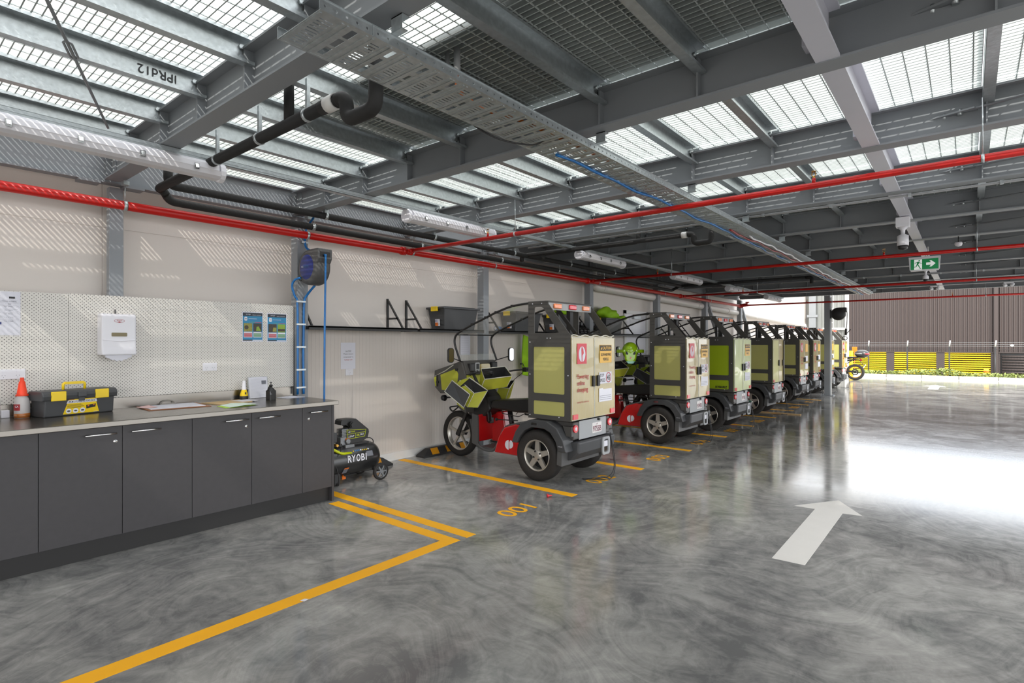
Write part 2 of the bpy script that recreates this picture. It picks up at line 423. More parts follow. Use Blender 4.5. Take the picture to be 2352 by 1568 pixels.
# ---------------------------------------------------------------- ceiling: steel grating panels on the frame
ce = sempty('ceiling', 'open steel grating deck carried by the beams and purlins')
PX = [.06, 1.98, 3.76, 5.56, 7.3, XR]
bays = [(-6.0, -4.5), (-4.48, -3.02), (-3.0, -1.47), (-1.47, -.07)]+[((-.05 if i == 0 else BEAMS[i-1])+.0, BEAMS[i]) for i in range(len(BEAMS))]
PITCH = .04
barm = {}
def bar_mesh(L):
    k = round(L, 3)
    if k not in barm: barm[k] = MB().box(0, -.003, 0, L, .003, .03).mesh('bar', 'grate')
    return barm[k]
for bi, (y0, y1) in enumerate(bays):
    for pi_ in range(len(PX)-1):
        x0, x1 = PX[pi_]+.006, PX[pi_+1]-.006
        g = bpy.data.objects.new('grating_panel', None); COL.objects.link(g); g.parent = ce
        ny = int((y1-y0)/PITCH)
        near = (bi in (4, 5) and pi_ < 3)
        if near:
            for k in range(ny):
                o = obj('bearing_bar', bar_mesh(x1-x0), g); o.location = (x0, y0+.02+k*PITCH, 3.035)
        else:
            mb = MB()
            for k in range(ny):
                yy = y0+.02+k*PITCH; mb.box(x0, yy-.003, 3.035, x1, yy+.003, 3.065)
            mb.build('bearing_bars', 'grate', g, kind='stuff')
        mb = MB(); x = x0+.05
        while x < x1:
            mb.box(x-.003, y0+.005, 3.038, x+.003, y1-.005, 3.044); x += .1
        mb.build('cross_rods', 'grate', g, kind='stuff')
        mb = MB().box(x0-.003, y0+.003, 3.033, x0, y1-.003, 3.066).box(x1, y0+.003, 3.033, x1+.003, y1-.003, 3.066)
        mb.build('edge_bar', 'grate', g)
# solid plates added above the grating to keep the dark bays shaded
for x0, y0, x1, y1 in ((1.98, 1.95, XR, 2.95), (3.76, -6, XR, 1.95), (.0, -6, 3.76, -1.0), (.0, 6.45, XR, 17.3)):
    struct('top_plate', MB().box(x0, y0, 3.085, x1, y1, 3.12), 'deck', ce)
# ---------------------------------------------------------------- steelwork
def isec(mb, y, x0, x1, zb, zt, fw, tf=.012, tw=.008):
    mb.box(x0, y-fw/2, zb, x1, y+fw/2, zb+tf).box(x0, y-fw/2, zt-tf, x1, y+fw/2, zt).box(x0, y-tw/2, zb+tf, x1, y+tw/2, zt-tf); return mb
PUR = [.78, 1.38, 1.98, 2.58, 3.17, 3.76, 4.36, 5.56, 6.16, 6.76]
stif = MB().box(-.004, -.055, ZB+.012, .004, -.004, ZT-.012).mesh('stiffener', 'steel')
for i, y in enumerate(BEAMS+[-.05]):
    last = i == len(BEAMS)
    lab = 'grey steel roof beam spanning from the left wall, %s from the camera' % ORD[i] if not last else 'grey steel roof beam just overhead beside the camera'
    b = thing('roof_beam', lab, 'beam', (0, y, 0), group='cross beams under the grating')
    isec(MB(), 0, .2, XR, ZB, ZT, .12).build('beam_section', 'steel', b)
    for x in PUR+[.3]:
        if x == .3:
            MB().box(.2, -.05, ZB+.04, .215, .05, ZT-.04).build('end_plate', 'steel', b); continue
        s = obj('stiffener', stif, b); s.location = (x+.02, 0, 0)
    mb = MB()
    for zz in (ZB+.07, ZB+.15): mb.cyl((.27, -.02, zz), (.27, -.004, zz), .012, 6)
    MB().box(.22, -.012, ZB+.03, .31, -.004, ZT-.03).build('cleat', 'steel', b); mb.build('bolts', 'galv', b)
# purlins: galvanised C sections
def purl(L):
    return MB().box(0, 0, 2.892, .003, L, 3.032).box(0, 0, 2.892, .055, L, 2.895).box(0, 0, 3.029, .055, L, 3.032).box(.052, 0, 2.895, .055, L, 2.908).box(.052, 0, 3.016, .055, L, 3.029).mesh('purlin', 'galv')
pm = {}
boltm = MB().cyl((.003, 0, 0), (.018, 0, 0), .013, 6).mesh('bolt', 'galv')
BAYW = ['over the bench', 'beyond the first roof beam', 'beyond the second roof beam', 'beyond the third roof beam', 'beyond the fourth roof beam', 'beyond the fifth roof beam', 'beyond the sixth roof beam', 'beyond the seventh roof beam', 'beyond the eighth roof beam', 'beyond the ninth roof beam', 'beyond the tenth roof beam', 'beyond the eleventh roof beam']
ya = [-.05]+BEAMS
for i in range(len(BEAMS)):
    L = ya[i+1]-ya[i]-.03; k = round(L, 3)
    if k not in pm: pm[k] = purl(L)
    xs = PUR if i > 1 else PUR[:8]
    for j, x in enumerate(xs):
        p = obj('purlin', pm[k]); p.location = (x, ya[i]+.015, 0)
        tag(p, 'galvanised roof purlin %s, %s from the left wall' % (BAYW[i], ORD[j]), 'purlin', 'purlins under the grating')
        if i < 5:
            for zz in (2.93, 2.985):
                bo = obj('bolt', boltm, p); bo.location = (0, L-.05, zz)
text('IPRd12', .05, (.7835+.0, 1.22, 2.985), (0, -1, 0), (0, 0, -1), 'ink', bpy.data.objects['purlin'], name='marker_writing')
for o in [bpy.data.objects['marker_writing']]:
    o.location = (-bpy.data.objects['purlin'].location[0]+1.2+.003, -bpy.data.objects['purlin'].location[1], 0)
# spine beam down the bay at X = 5
for i in range(len(BEAMS)):
    L = ya[i+1]-ya[i]-.12
    t = thing('spine_beam', 'flanged steel beam, coloured pale for floor bounce, running away from the camera, %s segment' % ORD[i], 'beam', (4.995, ya[i]+.06, 0), group='spine beam segments')
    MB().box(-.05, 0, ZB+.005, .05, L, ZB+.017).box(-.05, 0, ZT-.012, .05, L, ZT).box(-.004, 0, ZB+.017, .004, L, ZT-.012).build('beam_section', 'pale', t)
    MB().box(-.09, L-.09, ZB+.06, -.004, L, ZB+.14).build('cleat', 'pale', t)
# wall edge beam
t = thing('edge_beam', 'grey channel beam along the top of the left wall', 'beam', (.2, 0, 0))
MB().box(-.09, -3, 2.73, 0, 17.2, 2.742).box(-.09, -3, 3.0, 0, 17.2, 3.012).box(-.052, -3, 2.742, -.044, 17.2, 3.0).build('beam_section', 'steel', t)
for y in (1.22, 1.52):
    MB().box(-.1, y-.07, 2.712, .02, y+.07, 2.73).build('splice_plate', 'steel', t)
# columns by the wall
COLS = [(1.41, .10), (2.985, .12), (5.77, .11), (8.6, .12), (11.42, .13), (14.3, .14), (17.15, .15)]
for i, (y, wd) in enumerate(COLS):
    t = thing('column', 'grey steel column against the left wall, %s from the camera' % ORD[i], 'column', (.15, y, 0), group='columns along the left wall')
    mb = MB().box(-.02 if i else -.07, -wd/2, 0, .1 if i else 0, wd/2, 2.73 if i else 2.712)
    mb.build('column_section', 'steel', t, .004)
    MB().box(-.10, -wd/2-.03, 0, .13 if i > 1 else .03, wd/2+.03, .015).build('base_plate', 'steel', t)
    if i >= 5: MB().bar((.05, .05, 2.62), (.05, 1.35, 1.2), .09, .06).build('knee_brace', 'steel', t)
t = thing('post', 'free-standing grey steel post between the scooters at the roof edge', 'column', (2.50, 17.27, 0))
MB().box(-.07, -.07, 0, .07, .07, 2.75).build('column_section', 'steel', t)
MB().box(-.16, -.12, 0, .16, .12, .014).build('base_plate', 'steel', t)
mb = MB()
for sx in (-.13, .13):
    for sy in (-.09, .09): mb.cyl((sx, sy, .01), (sx, sy, .05), .012, 6)
mb.build('anchor_bolts', 'steel', t)
MB().box(.07, -.012, 0, .1, .012, 2.7).build('cable_duct', 'white', t)
# perforated channel at the roof edge
pitch = .09
def perf(L, h, n, r, o, u, v, th, mi=0, mb=None, r2=None):
    mb = mb or MB(); dx = L/n
    for k in range(n):
        mb.prism([[(k*dx, 0), ((k+1)*dx, 0), ((k+1)*dx, h), (k*dx, h)], circ((k+.5)*dx, h/2, r, 8, r2)], o, u, v, th, mi)
    return mb
t = perf(8.7, .17, 87, .017, (.3, 17.3, 2.84), X_, Z_, (0, .004, 0))
t.box(.3, 17.3, 2.80, 9, 17.36, 2.84); tag(t.build('roof_edge_channel', 'galv'), 'perforated steel channel closing the far edge of the roof', 'channel')
# ---------------------------------------------------------------- bracing rods
def brace(a, b, f, label, gus=True):
    a = Vector(a); b = Vector(b); t = thing('bracing_rod', label, 'brace', a); d = b-a; u = d.normalized()
    MB().cyl(u*.35 if gus else (0, 0, 0), d, .008, 8).build('rod', 'steel', t)
    c = d*f; s = u.cross(Z_).normalized()*.016
    mb = MB()
    ring = [c-u*.10, c-u*.07+s, c+u*.07+s, c+u*.10, c+u*.07-s, c-u*.07-s]
    mb.tube(ring, .006, 6, closed=True); mb.build('turnbuckle', 'steel', t)
    if gus:
        MB().bar((0, 0, 0), u*.5, .06, .01).build('gusset', 'steel', t)
        mb = MB()
        for q in (.34, .42): mb.cyl(u*q+Vector((0, 0, -.018)), u*q+Vector((0, 0, .02)), .014, 6)
        mb.build('bolts', 'galv', t)
brace((1.15, 1.1, 2.86), (2.9, .40, 2.86), .58, 'thin tensioned rod with turnbuckle crossing the grating above the bench', False)
for i in range(1, 10):
    y = BEAMS[i]
    brace((5.05, y+.1, 2.87), (7.2, y-.52, 2.87), .45, 'flat gusset and bracing rod right of the spine beam at the %s roof beam' % ORD[i])
# ---------------------------------------------------------------- outside, beyond the slab
struct('trim_sunlit', MB().box(-2, 27.6, -.5, 26, 27.95, .004), 'white')  # sunlight along the kerb, put in as white colour
mb = MB(); x = -2
kb = thing('kerb', 'pale concrete kerb in front of the planted bed', 'kerb', (0, 0, 0))
while x < 12:
    MB().box(x, 28.3, -.5, x+1.18, 28.5, .12).build('kerb_block', 'kerb', kb, .01); x += 1.2
struct('ground', MB().box(-60, 28.5, -1.1, 80, 120, -1.0).box(-60, -60, -1.3, 80, -9, -1.2).box(26, -20, -1.3, 80, 30, -1.2), 'asphalt', label='lower ground outside')
struct('gutter', MB().box(-2, 27.95, -.5, 26, 28.3, -.02), 'kerb')
bed = MB().box(-2, 28.5, -.9, 14, 29.9, .05); tag(bed.build('planting_bed', 'bark'), 'mulched bed behind the kerb', 'garden bed')
mb = MB(); rnd = random.Random(3)
for k in range(5200):
    x = rnd.uniform(.5, 9); y = rnd.uniform(28.35, 29.6); hmx = .16+.16*max(0, sin(x*1.7+.4)+.35*sin(x*4.1))
    if rnd.random() > (.35+.65*min(1, hmx/.25)): continue
    z = rnd.uniform(.05, .08+hmx); a = rnd.uniform(0, 6.28); r = rnd.uniform(.03, .06); tl = rnd.uniform(-.5, .9)
    u = Vector((cos(a), sin(a), tl)).normalized()*r*1.6; v = Vector((-sin(a), cos(a), rnd.uniform(-.4, .4)))*r*.55
    c = Vector((x, y, z)); mb.add([c-u, c+v, c+u, c-v], [(0, 1, 2, 3)])
tag(mb.build('ground_cover', 'leaf'), 'low olive-green ground cover plants along the kerb', 'plants', kind='stuff')
# chain wire fence
t = thing('chain_wire_fence', 'chain wire fence with barbed strands before the brown warehouse', 'fence', (0, 30, 0))
for x in (.5, 1.95, 3.4, 4.86, 6.33, 7.8):
    p = MB().cyl((x, 0, -.9), (x, 0, 1.3), .028, 8).build('fence_post', 'blk', t)
    MB().cyl((x, 0, 1.28), (x+.03, -.12, 1.55), .022, 8).build('barb_arm', 'white', p)
mb = MB()
for zz in (1.32, 1.39, 1.47): mb.cyl((-2, -.05, zz), (12, -.05, zz), .004, 4)
mb.build('barbed_strands', 'galv', t)
mb = MB(); x = -3.
while x < 10:
    for s in (1, -1):
        x0 = x if s > 0 else x+2; mb.bar((x0, .0, -.9), (x0+2.1*s, .0, 1.2), .004, .004)
    x += .09
mb.cyl((-2, 0, 1.2), (12, 0, 1.2), .008, 6)
mb.build('wire_mesh', 'blk', t, kind='stuff')
# brown warehouse
t = thing('warehouse', 'brown corrugated warehouse with yellow roller doors across the yard', 'building', (0, 40, 0))
corrug(-6, 14, .0, .95, 4.66, .19, .05, 'taupe', 'cladding', t)
MB().box(-6, .1, -1, 14, .3, 4.6).build('wall_core', 'taupe2', t)
MB().box(-6, -.04, 4.62, 14, .2, 4.72).build('roof_flashing', 'taupe', t)
MB().box(-6, -.06, .91, 14, .06, .96).build('base_flashing', 'taupe', t)
for x0, x1 in ((-2, -.55), (-.3, 1.67), (2.07, 4.09), (4.42, 6.42)):
    f = MB().box(x0-.02, .02, -1, x1+.02, .1, .9).build('door_frame', 'taupe2', t)
    mb = MB(); z = -1
    while z < .86:
        mb.prism([(0, 0), (.0, .05), (-.035, .07), (-.035, .10), (0, .12)], (x0, .02, z), Y_, Z_, (x1-x0, 0, 0)); z += .12
    mb.build('roller_door', 'ydoor', t, label='yellow ribbed roller door')
for x in (1.87, 4.25, 6.62):
    MB().box(x-.19, -.02, -1, x+.19, .08, .92).build('pier', 'taupe2', t)
MB().box(6.85, .05, -1, 8.6, .1, .86).build('louvre_recess', 'blk', t)
for k in range(11): MB().cyl((6.88, .0, -.72+k*.145), (8.55, .0, -.72+k*.145), .055, 8).build('louvre_slat', 'taupe', t)
MB().box(6.56, -.18, -1, 6.72, -.05, 4.6).build('downpipe', 'taupe', t)
t = thing('bollard', 'yellow bollard with orange band at the warehouse downpipe', 'bollard', (6.05, 29.75, -.8))
MB().cyl((0, 0, 0), (0, 0, 1.2), .08, 12).build('post_body', 'ydoor', t); MB().cyl((0, 0, 1.05), (0, 0, 1.13), .083, 12).build('band', 'oran', t)
t = thing('bollard', 'tall yellow bollard behind the motorcycle at the wall corner', 'bollard', (1.64, 27.25, 0))
MB().cyl((0, 0, 0), (0, 0, 1.12), .075, 12).build('post_body', 'ydoor', t); MB().cyl((0, 0, .9), (0, 0, 1.0), .078, 12).build('band', 'ydoor', t)
tag(MB().box(1.30, 29.95, 1.04, 1.50, 30.05, 1.27).box(1.39, 29.98, -1.0, 1.41, 30.0, 1.04).build('orange_sign_box', 'oran', bevel=.01), 'small orange box sign on a stake behind the motorcycle', 'sign')
tag(MB().lathe([(0, 0), (.055, 0), (.055, .05), (0, .06)], (6.84, 29.98, 1.35), (0, -1, 0), 14).build('white_disc', 'plastic_w'), 'small white disc hung on the fence wires at right', 'disc')
# ================================================================== SERVICES UNDER THE ROOF
# red fire main
t = thing('fire_main', 'thick red fire pipe running along the left wall', 'pipe', (.33, 0, 2.54))
MB().cyl((0, -2.5, 0), (0, 16.75, 0), .036, 20).build('pipe', 'red', t)
for y in (4.22, 8.33, 12.4):
    MB().cyl((0, y-.03, 0), (0, y+.03, 0), .048, 16).cyl((0, y-.045, 0), (0, y-.03, 0), .042, 16).build('coupling', 'redd' if 0 else 'red', t)
mb = None
for y in (1.42, 2.99, 4.36, 5.86, 8.7, 11.5, 14.3):
    MB().cyl((0, y-.012, 0), (0, y+.012, 0), .040, 16).cyl((0, y, .04), (0, y, .17), .004, 6).box(-.02, y-.02, .16, .04, y+.02, .19).build('hanger', 'galv', t)
MB().lathe([(.045, -.06), (.06, -.05), (.06, .05), (.045, .06)], (0, 16.8, 0), (1, 0, 0), 16).cyl((0, 16.75, 0), (.22, 16.75, .03), .05, 12).lathe([(.05, 0), (.055, .01), (.055, .02), (.05, .03)], (.2, 16.75, .08), (0, 0, 1), 14).build('valve', 'red', t)
def head(x, y, z, par):
    h = MB().cyl((x, y, z), (x, y, z+.035), .012, 8, 0).build('sprinkler_boss', 'red', par)
    mb = MB().cyl((x, y, z+.03), (x, y, z+.05), .008, 8).cyl((x, y, z+.078), (x, y, z+.082), .016, 12)
    for s in (-1, 1): mb.tube([(x+s*.006, y, z+.045), (x+s*.014, y, z+.06), (x+s*.004, y, z+.078)], .003, 6)
    mb.build('sprinkler_head', 'brass', par)
for i, (y, hx, rx) in enumerate(((4.3, (1.61, 4.665), (1.98, 5.56)), (8.42, (1.6, 4.665), (1.84, 5.57)), (12.5, (1.7, 4.9), (2.0, 5.6)), (16.72, (2.1, 5.2), (2.7, 5.8)))):
    t = thing('sprinkler_pipe', 'red sprinkler branch pipe crossing the ceiling, %s from the camera' % ORD[i], 'pipe', (0, y, 2.545), group='sprinkler branch pipes')
    MB().cyl((.36, 0, 0), (9, 0, .0), .022, 14).build('pipe', 'red', t)
    MB().cyl((.34, 0, 0), (.42, 0, 0), .029, 12).build('tee', 'red', t)
    for x in hx: head(x, 0, .018, t)
    for x in rx: MB().cyl((x-.008, 0, 0), (x+.008, 0, 0), .026, 12).cyl((x, 0, .02), (x, 0, .36), .004, 6).build('rod_hanger', 'galv', t)
# black lagged refrigerant pipes
def pipeE(pts, r, par, m='black', nm='lagged_pipe'): return MB().tube(pts, r, 14).build(nm, m, par)
def bend(P, q=.07, n=5):
    o = [Vector(P[0])]
    for a, b, c in zip(P, P[1:], P[2:]):
        a, b, c = Vector(a), Vector(b), Vector(c); d0 = (a-b).normalized()*q; d1 = (c-b).normalized()*q
        for k in range(n+1):
            s = k/n; o.append((b+d0)*(1-s)**2+b*2*s*(1-s)+(b+d1)*s*s)
    o.append(Vector(P[-1])); return o
t = thing('lagged_pipe_run', 'lower black lagged pipe along the left wall above the red main', 'pipe', (0, 0, 0))
pipeE(bend([(2.86, 1.62, 2.70), (.45, 1.62, 2.70), (.45, 1.62, 2.63), (.42, 1.72, 2.62), (.42, 13.2, 2.62)][:2]+[(.43, 1.66, 2.70), (.43, 1.70, 2.615), (.42, 1.85, 2.615), (.42, 11.6, 2.615)], .05), .033, t)
pipeE(bend([(2.98, 1.62, 2.70), (3.07, 1.62, 2.70), (3.07, 1.62, 2.575), (3.31, 1.62, 2.575), (3.31, 1.62, 3.05)], .06), .036, t, nm='trap')
MB().cyl((2.9, 1.62, 2.70), (2.98, 1.62, 2.70), .041, 16).build('joint_collar', 'white', t)
MB().cyl((2.84, 1.62, 2.70), (3.0, 1.62, 2.70), .036, 14).build('lagged_pipe', 'black', t)
pipeE([(2.5, 1.62, 2.70), (2.5, 1.62, 3.04)], .028, t, nm='vent_stub')
for x in (1.55, 2.15, 2.7): MB().cyl((x-.012, 1.62, 2.70), (x+.012, 1.62, 2.70), .037, 14).box(x-.01, 1.61, 2.735, x+.01, 1.63, 2.9).build('pipe_clip', 'galv', t)
for y in (3.0, 4.42, 5.9, 7.3, 8.7): MB().cyl((.42, y-.015, 2.615), (.42, y+.015, 2.615), .037, 14).cyl((.45, y, 2.64), (.45, y, 2.76), .004, 6).build('pipe_clip', 'galv', t)
t = thing('lagged_pipe_run', 'upper black lagged pipe along the left wall under the beams', 'pipe', (0, 0, 0))
pipeE(bend([(.65, 1.62, 2.80), (.65, 1.62, 2.69), (.65, 1.9, 2.69), (.65, 11.6, 2.69)], .06), .033, t)
for y in (3.0, 4.42, 5.9, 7.3, 8.7): MB().cyl((.65, y-.015, 2.69), (.65, y+.015, 2.69), .037, 14).box(.63, y-.02, 2.72, .67, y+.02, 2.77).build('pipe_clip', 'galv', t)
t = thing('lagged_pipe_branch', 'black lagged pipe pair with a trap beyond the fourth roof beam', 'pipe', (0, 6.2, 0))
pipeE(bend([(.55, 0, 2.62), (.55, 0, 2.70), (2.98, 0, 2.70)], .05), .03, t)
pipeE(bend([(3.0, 0, 2.70), (3.07, 0, 2.70), (3.07, 0, 2.59), (3.27, 0, 2.59), (3.27, 0, 2.8)], .05), .032, t, nm='trap')
pipeE(bend([(.75, .25, 2.66), (.75, .25, 2.74), (2.25, .25, 2.74), (2.25, .25, 2.9)], .05), .028, t)
MB().cyl((2.93, 0, 2.70), (2.99, 0, 2.70), .036, 14).build('joint_collar', 'white', t)
t = thing('lagged_pipe_branch', 'far black lagged pipe pair beyond the eighth roof beam', 'pipe', (0, 11.7, 0))
pipeE(bend([(.42, -.1, 2.615), (.42, 0, 2.615), (.6, 0, 2.70), (3.1, 0, 2.70)], .05), .03, t)
pipeE(bend([(3.1, 0, 2.70), (3.2, 0, 2.70), (3.2, 0, 2.58)], .04), .034, t, nm='trap')
pipeE([(.65, .2, 2.72), (2.2, .2, 2.72)], .026, t)
# strut rail and batten lights
t = thing('strut_rail', 'long galvanised strut rail under the beams carrying the batten lights', 'rail', (1.40, 0, 0))
MB().box(-.03, -2.5, 2.708, .03, 17.1, 2.711).box(-.03, -2.5, 2.708, -.027, 17.1, 2.749).box(.027, -2.5, 2.708, .03, 17.1, 2.749).box(-.03, -2.5, 2.747, -.012, 17.1, 2.749).box(.012, -2.5, 2.747, .03, 17.1, 2.749).box(-.033, -2.5, 2.725, -.03, 17.1, 2.731).box(.03, -2.5, 2.725, .033, 17.1, 2.731).build('rail_section', 'galv', t)
lb = None
SP = [(.51, 1), (4.2, 0), (7.38, 0), (10.75, 0), (14.1, 0), (16.2, 0)]
for i, (yc, k) in enumerate(SP):
    L = 1.31 if i else 2.62
    y0 = {0: -.90, 1: 3.37, 2: 6.36, 3: 9.48, 4: 12.4, 5: 15.4}[i]; y1 = {0: 1.72, 1: 4.61, 2: 7.62, 3: 10.78, 4: 13.75, 5: 16.75}[i]; yc = (y0+y1)/2; h = (y1-y0)/2
    t = thing('batten_light', 'white weatherproof batten light under the rail, %s from the camera' % ORD[i], 'light fixture', (1.40, yc, 2.708), group='batten lights on the strut rail')
    MB().prism([(-.07, -.06), (.07, -.06), (.064, -.02), (.04, 0), (-.04, 0), (-.064, -.02)], (0, -h+.05, 0), X_, Z_, (0, 2*h-.1, 0)).build('housing', 'plastic_w', t, .004)
    MB().prism([(-.066, -.06), (-.06, -.092), (-.036, -.108), (.036, -.108), (.06, -.092), (.066, -.06)], (0, -h+.04, 0), X_, Z_, (0, 2*h-.08, 0)).build('diffuser', 'diff', t)
    for s in (-1, 1): MB().prism(circ(0, -.054, .066, 14), (0, s*(h-.04), 0), X_, Z_, (0, s*.04, 0)).build('end_cap', 'plastic_w', t, .01)
    for k in range(4 if i else 8):
        yy = -h+.2+k*(2*h-.4)/(3 if i else 7)
        for s in (-1, 1): MB().box(s*.066, yy-.014, -.08, s*.075, yy+.014, -.04).bar((s*.074, yy, -.045), (s*.082, yy, -.07), .02, .004).build('clip', 'chrome', t)
# perforated cable tray
t = thing('cable_tray', 'wide galvanised perforated cable tray running the length of the roof', 'cable tray', (3.41, 0, 2.64))
secs = [1.08, 1.31, 2.887, 4.276, 5.7, 7.15, 8.6, 10.05, 11.5, 12.9, 14.3, 15.9]
cellc = {}
def cell(L):
    k = round(L, 3)
    if k in cellc: return cellc[k]
    n = max(1, int(round(L/.17))); dy = L/n; mb = MB()
    for q in range(n):
        y = q*dy; holes = []
        for s in range(11): holes.append([(.035+s*.0215, y+dy*.12), (.043+s*.0215, y+dy*.12), (.043+s*.0215, y+dy*.36), (.035+s*.0215, y+dy*.36)])
        for s in range(3): holes.append([(.03+s*.088, y+dy*.66), (.10+s*.088, y+dy*.66), (.10+s*.088, y+dy*.78), (.03+s*.088, y+dy*.78)])
        mb.prism([[(0, y), (.3, y), (.3, y+dy), (0, y+dy)]]+holes, (0, 0, 0), X_, Y_, (0, 0, .0015))
        for yy in (.05, .45, .55, .92): mb.bar((.01, y+dy*yy, -.001), (.29, y+dy*yy, -.001), .010, .004)
    cellc[k] = mb.mesh('tray_bed', 'galv'); return cellc[k]
railc = {}
for i in range(len(secs)-1):
    L = secs[i+1]-secs[i]; o = obj('tray_bed', cell(L), t); o.location = (0, secs[i], 0)
    if L not in railc:
        n = max(1, int(round(L/.05)))
        mb = perf(L-.003, .046, n, .0055, (0, 0, 0), Y_, Z_, (.0015, 0, 0)); mb.box(-.001, 0, -.001, .009, L-.003, .001).box(-.001, 0, .045, .008, L-.003, .0465)
        railc[L] = mb.mesh('side_rail', 'galv')
    for x in (0, .2985):
        o = obj('side_rail', railc[L], t); o.location = (x, secs[i], 0)
for i, y in enumerate(BEAMS[:11]):
    MB().box(.305, .02, .05, .37, .023, .108).box(.305, .02, .104, .37, .06, .108).box(.26, .02, .047, .37, .05, .051).build('beam_bracket', 'galv', t).location = (0, y, 0)
for nm, x, z, m, y0, lab, ph in (('data_cable', 3.50, 2.652, 'blue', 2.85, 'blue data cable bundle snaking along the cable tray', 0), ('data_cable', 3.56, 2.650, 'redd', 5.9, 'dark red cable bundle beside the blue one in the tray', 1.4), ('data_cable', 3.62, 2.652, 'plastic_w', 6.4, 'white cable bundle in the far half of the tray', 2.5), ('data_cable', 3.47, 2.652, 'pipeg', 6.2, 'grey cable bundle beside the left rail of the tray', 4)):
    pts = [(x+.012*sin(k*.9+ph)+(.02*sin(k*.13)), y0+k*(15.85-y0)/70, 2.632+.006*sin(k*1.9+ph)) for k in range(71)]
    tag(MB().tube(smooth(pts, 2), .010, 6).build(nm, m), lab, 'cable')
t = thing('power_riser', 'pair of grey conduits with an orange cable dropping into the tray', 'conduit', (0, 2.1, 0))
MB().cyl((3.30, 0, 2.84), (3.30, 0, 3.034), .012, 10).build('conduit', 'pipeg', t)
MB().cyl((3.375, 0, 2.90), (3.375, 0, 3.034), .018, 10).build('conduit', 'pipeg', t)
MB().tube(smooth([(3.375, 0, 2.92), (3.372, 0, 2.85), (3.39, 0, 2.8), (3.5, .1, 2.70), (3.62, .3, 2.66), (3.66, 1.2, 2.655)], 5), .009, 8).build('orange_cable', 'oran', t)
MB().tube(smooth([(3.30, 0, 2.86), (3.30, 0, 2.78), (3.36, .1, 2.68), (3.40, .3, 2.63), (3.5, .5, 2.625), (3.6, .52, 2.65)], 5), .005, 6).build('black_cable', 'blk', t)
# grey conduit clipped under the fourth roof beam
for i, y in enumerate((5.90, 12.85)):
    t = thing('conduit', 'grey conduit clipped beneath the %s roof beam' % ('fourth', 'ninth')[i], 'conduit', (0, y, 2.735))
    MB().cyl((.9, 0, 0), (XR, 0, 0), .011, 8).build('pipe', 'pipeg', t)
    for x in (1.6, 2.4, 3.9, 4.5, 5.1, 5.7): MB().box(x-.012, -.018, -.014, x+.012, .018, .018).build('saddle', 'galv', t)
# white storm pipe on the wall
t = thing('drainpipe', 'fat white drainpipe along the far part of the left wall', 'pipe', (.13, 0, 0))
MB().tube(bend([(0, 8.85, 3.0), (0, 8.85, 2.50), (0, 26.0, 2.2), (0, 26.0, .1)], .15), .075, 18).build('pipe', 'ppipe', t)
for y in (9.2, 11.6, 13.9, 16.2, 19, 22): MB().cyl((0, y-.03, 2.5-(y-8.85)*.0175), (0, y+.03, 2.5-(y-8.85)*.0175), .082, 16).build('socket', 'ppipe', t)
# exit sign and cameras under the spine beam
t = thing('exit_sign', 'green running man exit sign hanging under the roof', 'sign', (5.03, 9.4, 2.53))
MB().prism([(-.175, .10), (-.165, -.075), (-.15, -.095), (.15, -.095), (.165, -.075), (.175, .10)], (0, -.02, 0), X_, Z_, (0, .04, 0)).build('sign_frame', 'plastic_w', t, .004)
MB().box(-.15, -.0235, -.075, .152, -.0205, .066).build('face', 'green', t)
MB().box(-.112, -.0245, -.075, -.025, -.0236, .063).build('pictogram_door', 'exitw', t)
mb = MB(); F = lambda P, q=0: mb.prism(P, (-.068, -.0262-q, 0), X_, Z_, (0, .0012, 0))
F(circ(.012, .045, .009, 10)); F([(-.012, .03), (.01, .032), (.014, .02), (.003, -.005), (.0, -.012), (-.016, -.008)])
for a, b, wd in (((.006, .028), (.03, .008), .007), ((.03, .008), (.043, .009), .006), ((-.008, .028), (-.03, .018), .007), ((-.03, .018), (-.036, .006), .006), ((-.006, -.006), (.012, -.035), .011), ((.012, -.035), (.022, -.062), .009), ((.022, -.062), (.034, -.062), .007), ((-.012, -.006), (-.022, -.034), .010), ((-.022, -.034), (-.05, -.04), .009)):
    a, b = Vector(a), Vector(b); n_ = Vector((-(b-a).y, (b-a).x)).normalized()*wd/2; F([tuple(a-n_), tuple(b-n_), tuple(b+n_), tuple(a+n_)])
mb.build('running_figure', 'green', t)
MB().prism([(.02, -.018), (.075, -.018), (.055, -.043), (.078, -.043), (.122, -.002), (.078, .039), (.055, .039), (.075, .014), (.02, .014)], (0, -.0262, 0), X_, Z_, (0, .0015, 0)).build('arrow', 'exitw', t)
MB().cyl((.04, 0, .1), (.04, 0, .23), .008, 8).build('drop_rod', 'white', t)
for i, (x, y, lab) in enumerate(((4.97, 7.0, 'white bullet camera on a junction box under the spine beam before the exit sign'), (5.02, 9.9, 'small white camera with dark dome just behind the exit sign'))):
    t = thing('security_camera', lab, 'camera', (x, y, 0)); z = ZB if i == 0 else 2.62
    q = 1 if i == 0 else .7
    if i: MB().cyl((0, 0, 2.5), (0, 0, 2.75), .01, 8).build('drop_rod', 'white', t)
    if i == 0: MB().box(-.06, -.06, z-.10, .06, .06, z).build('junction_box', 'plastic_w', t, .006)
    z2 = z-.1 if i == 0 else 2.5
    MB().lathe([(0, 0), (.05*q, 0), (.02*q, -.03), (.018*q, -.07), (.05*q, -.09), (.05*q, -.19*q), (.0, -.19*q)], (0, 0, z2), Z_, 16).build('camera_body', 'plastic_w', t)
    MB().lathe([(0, -.19*q), (.047*q, -.19*q), (.04*q, -.225*q), (0, -.24*q)], (0, 0, z2), Z_, 16).build('lens_dome', 'blk', t)
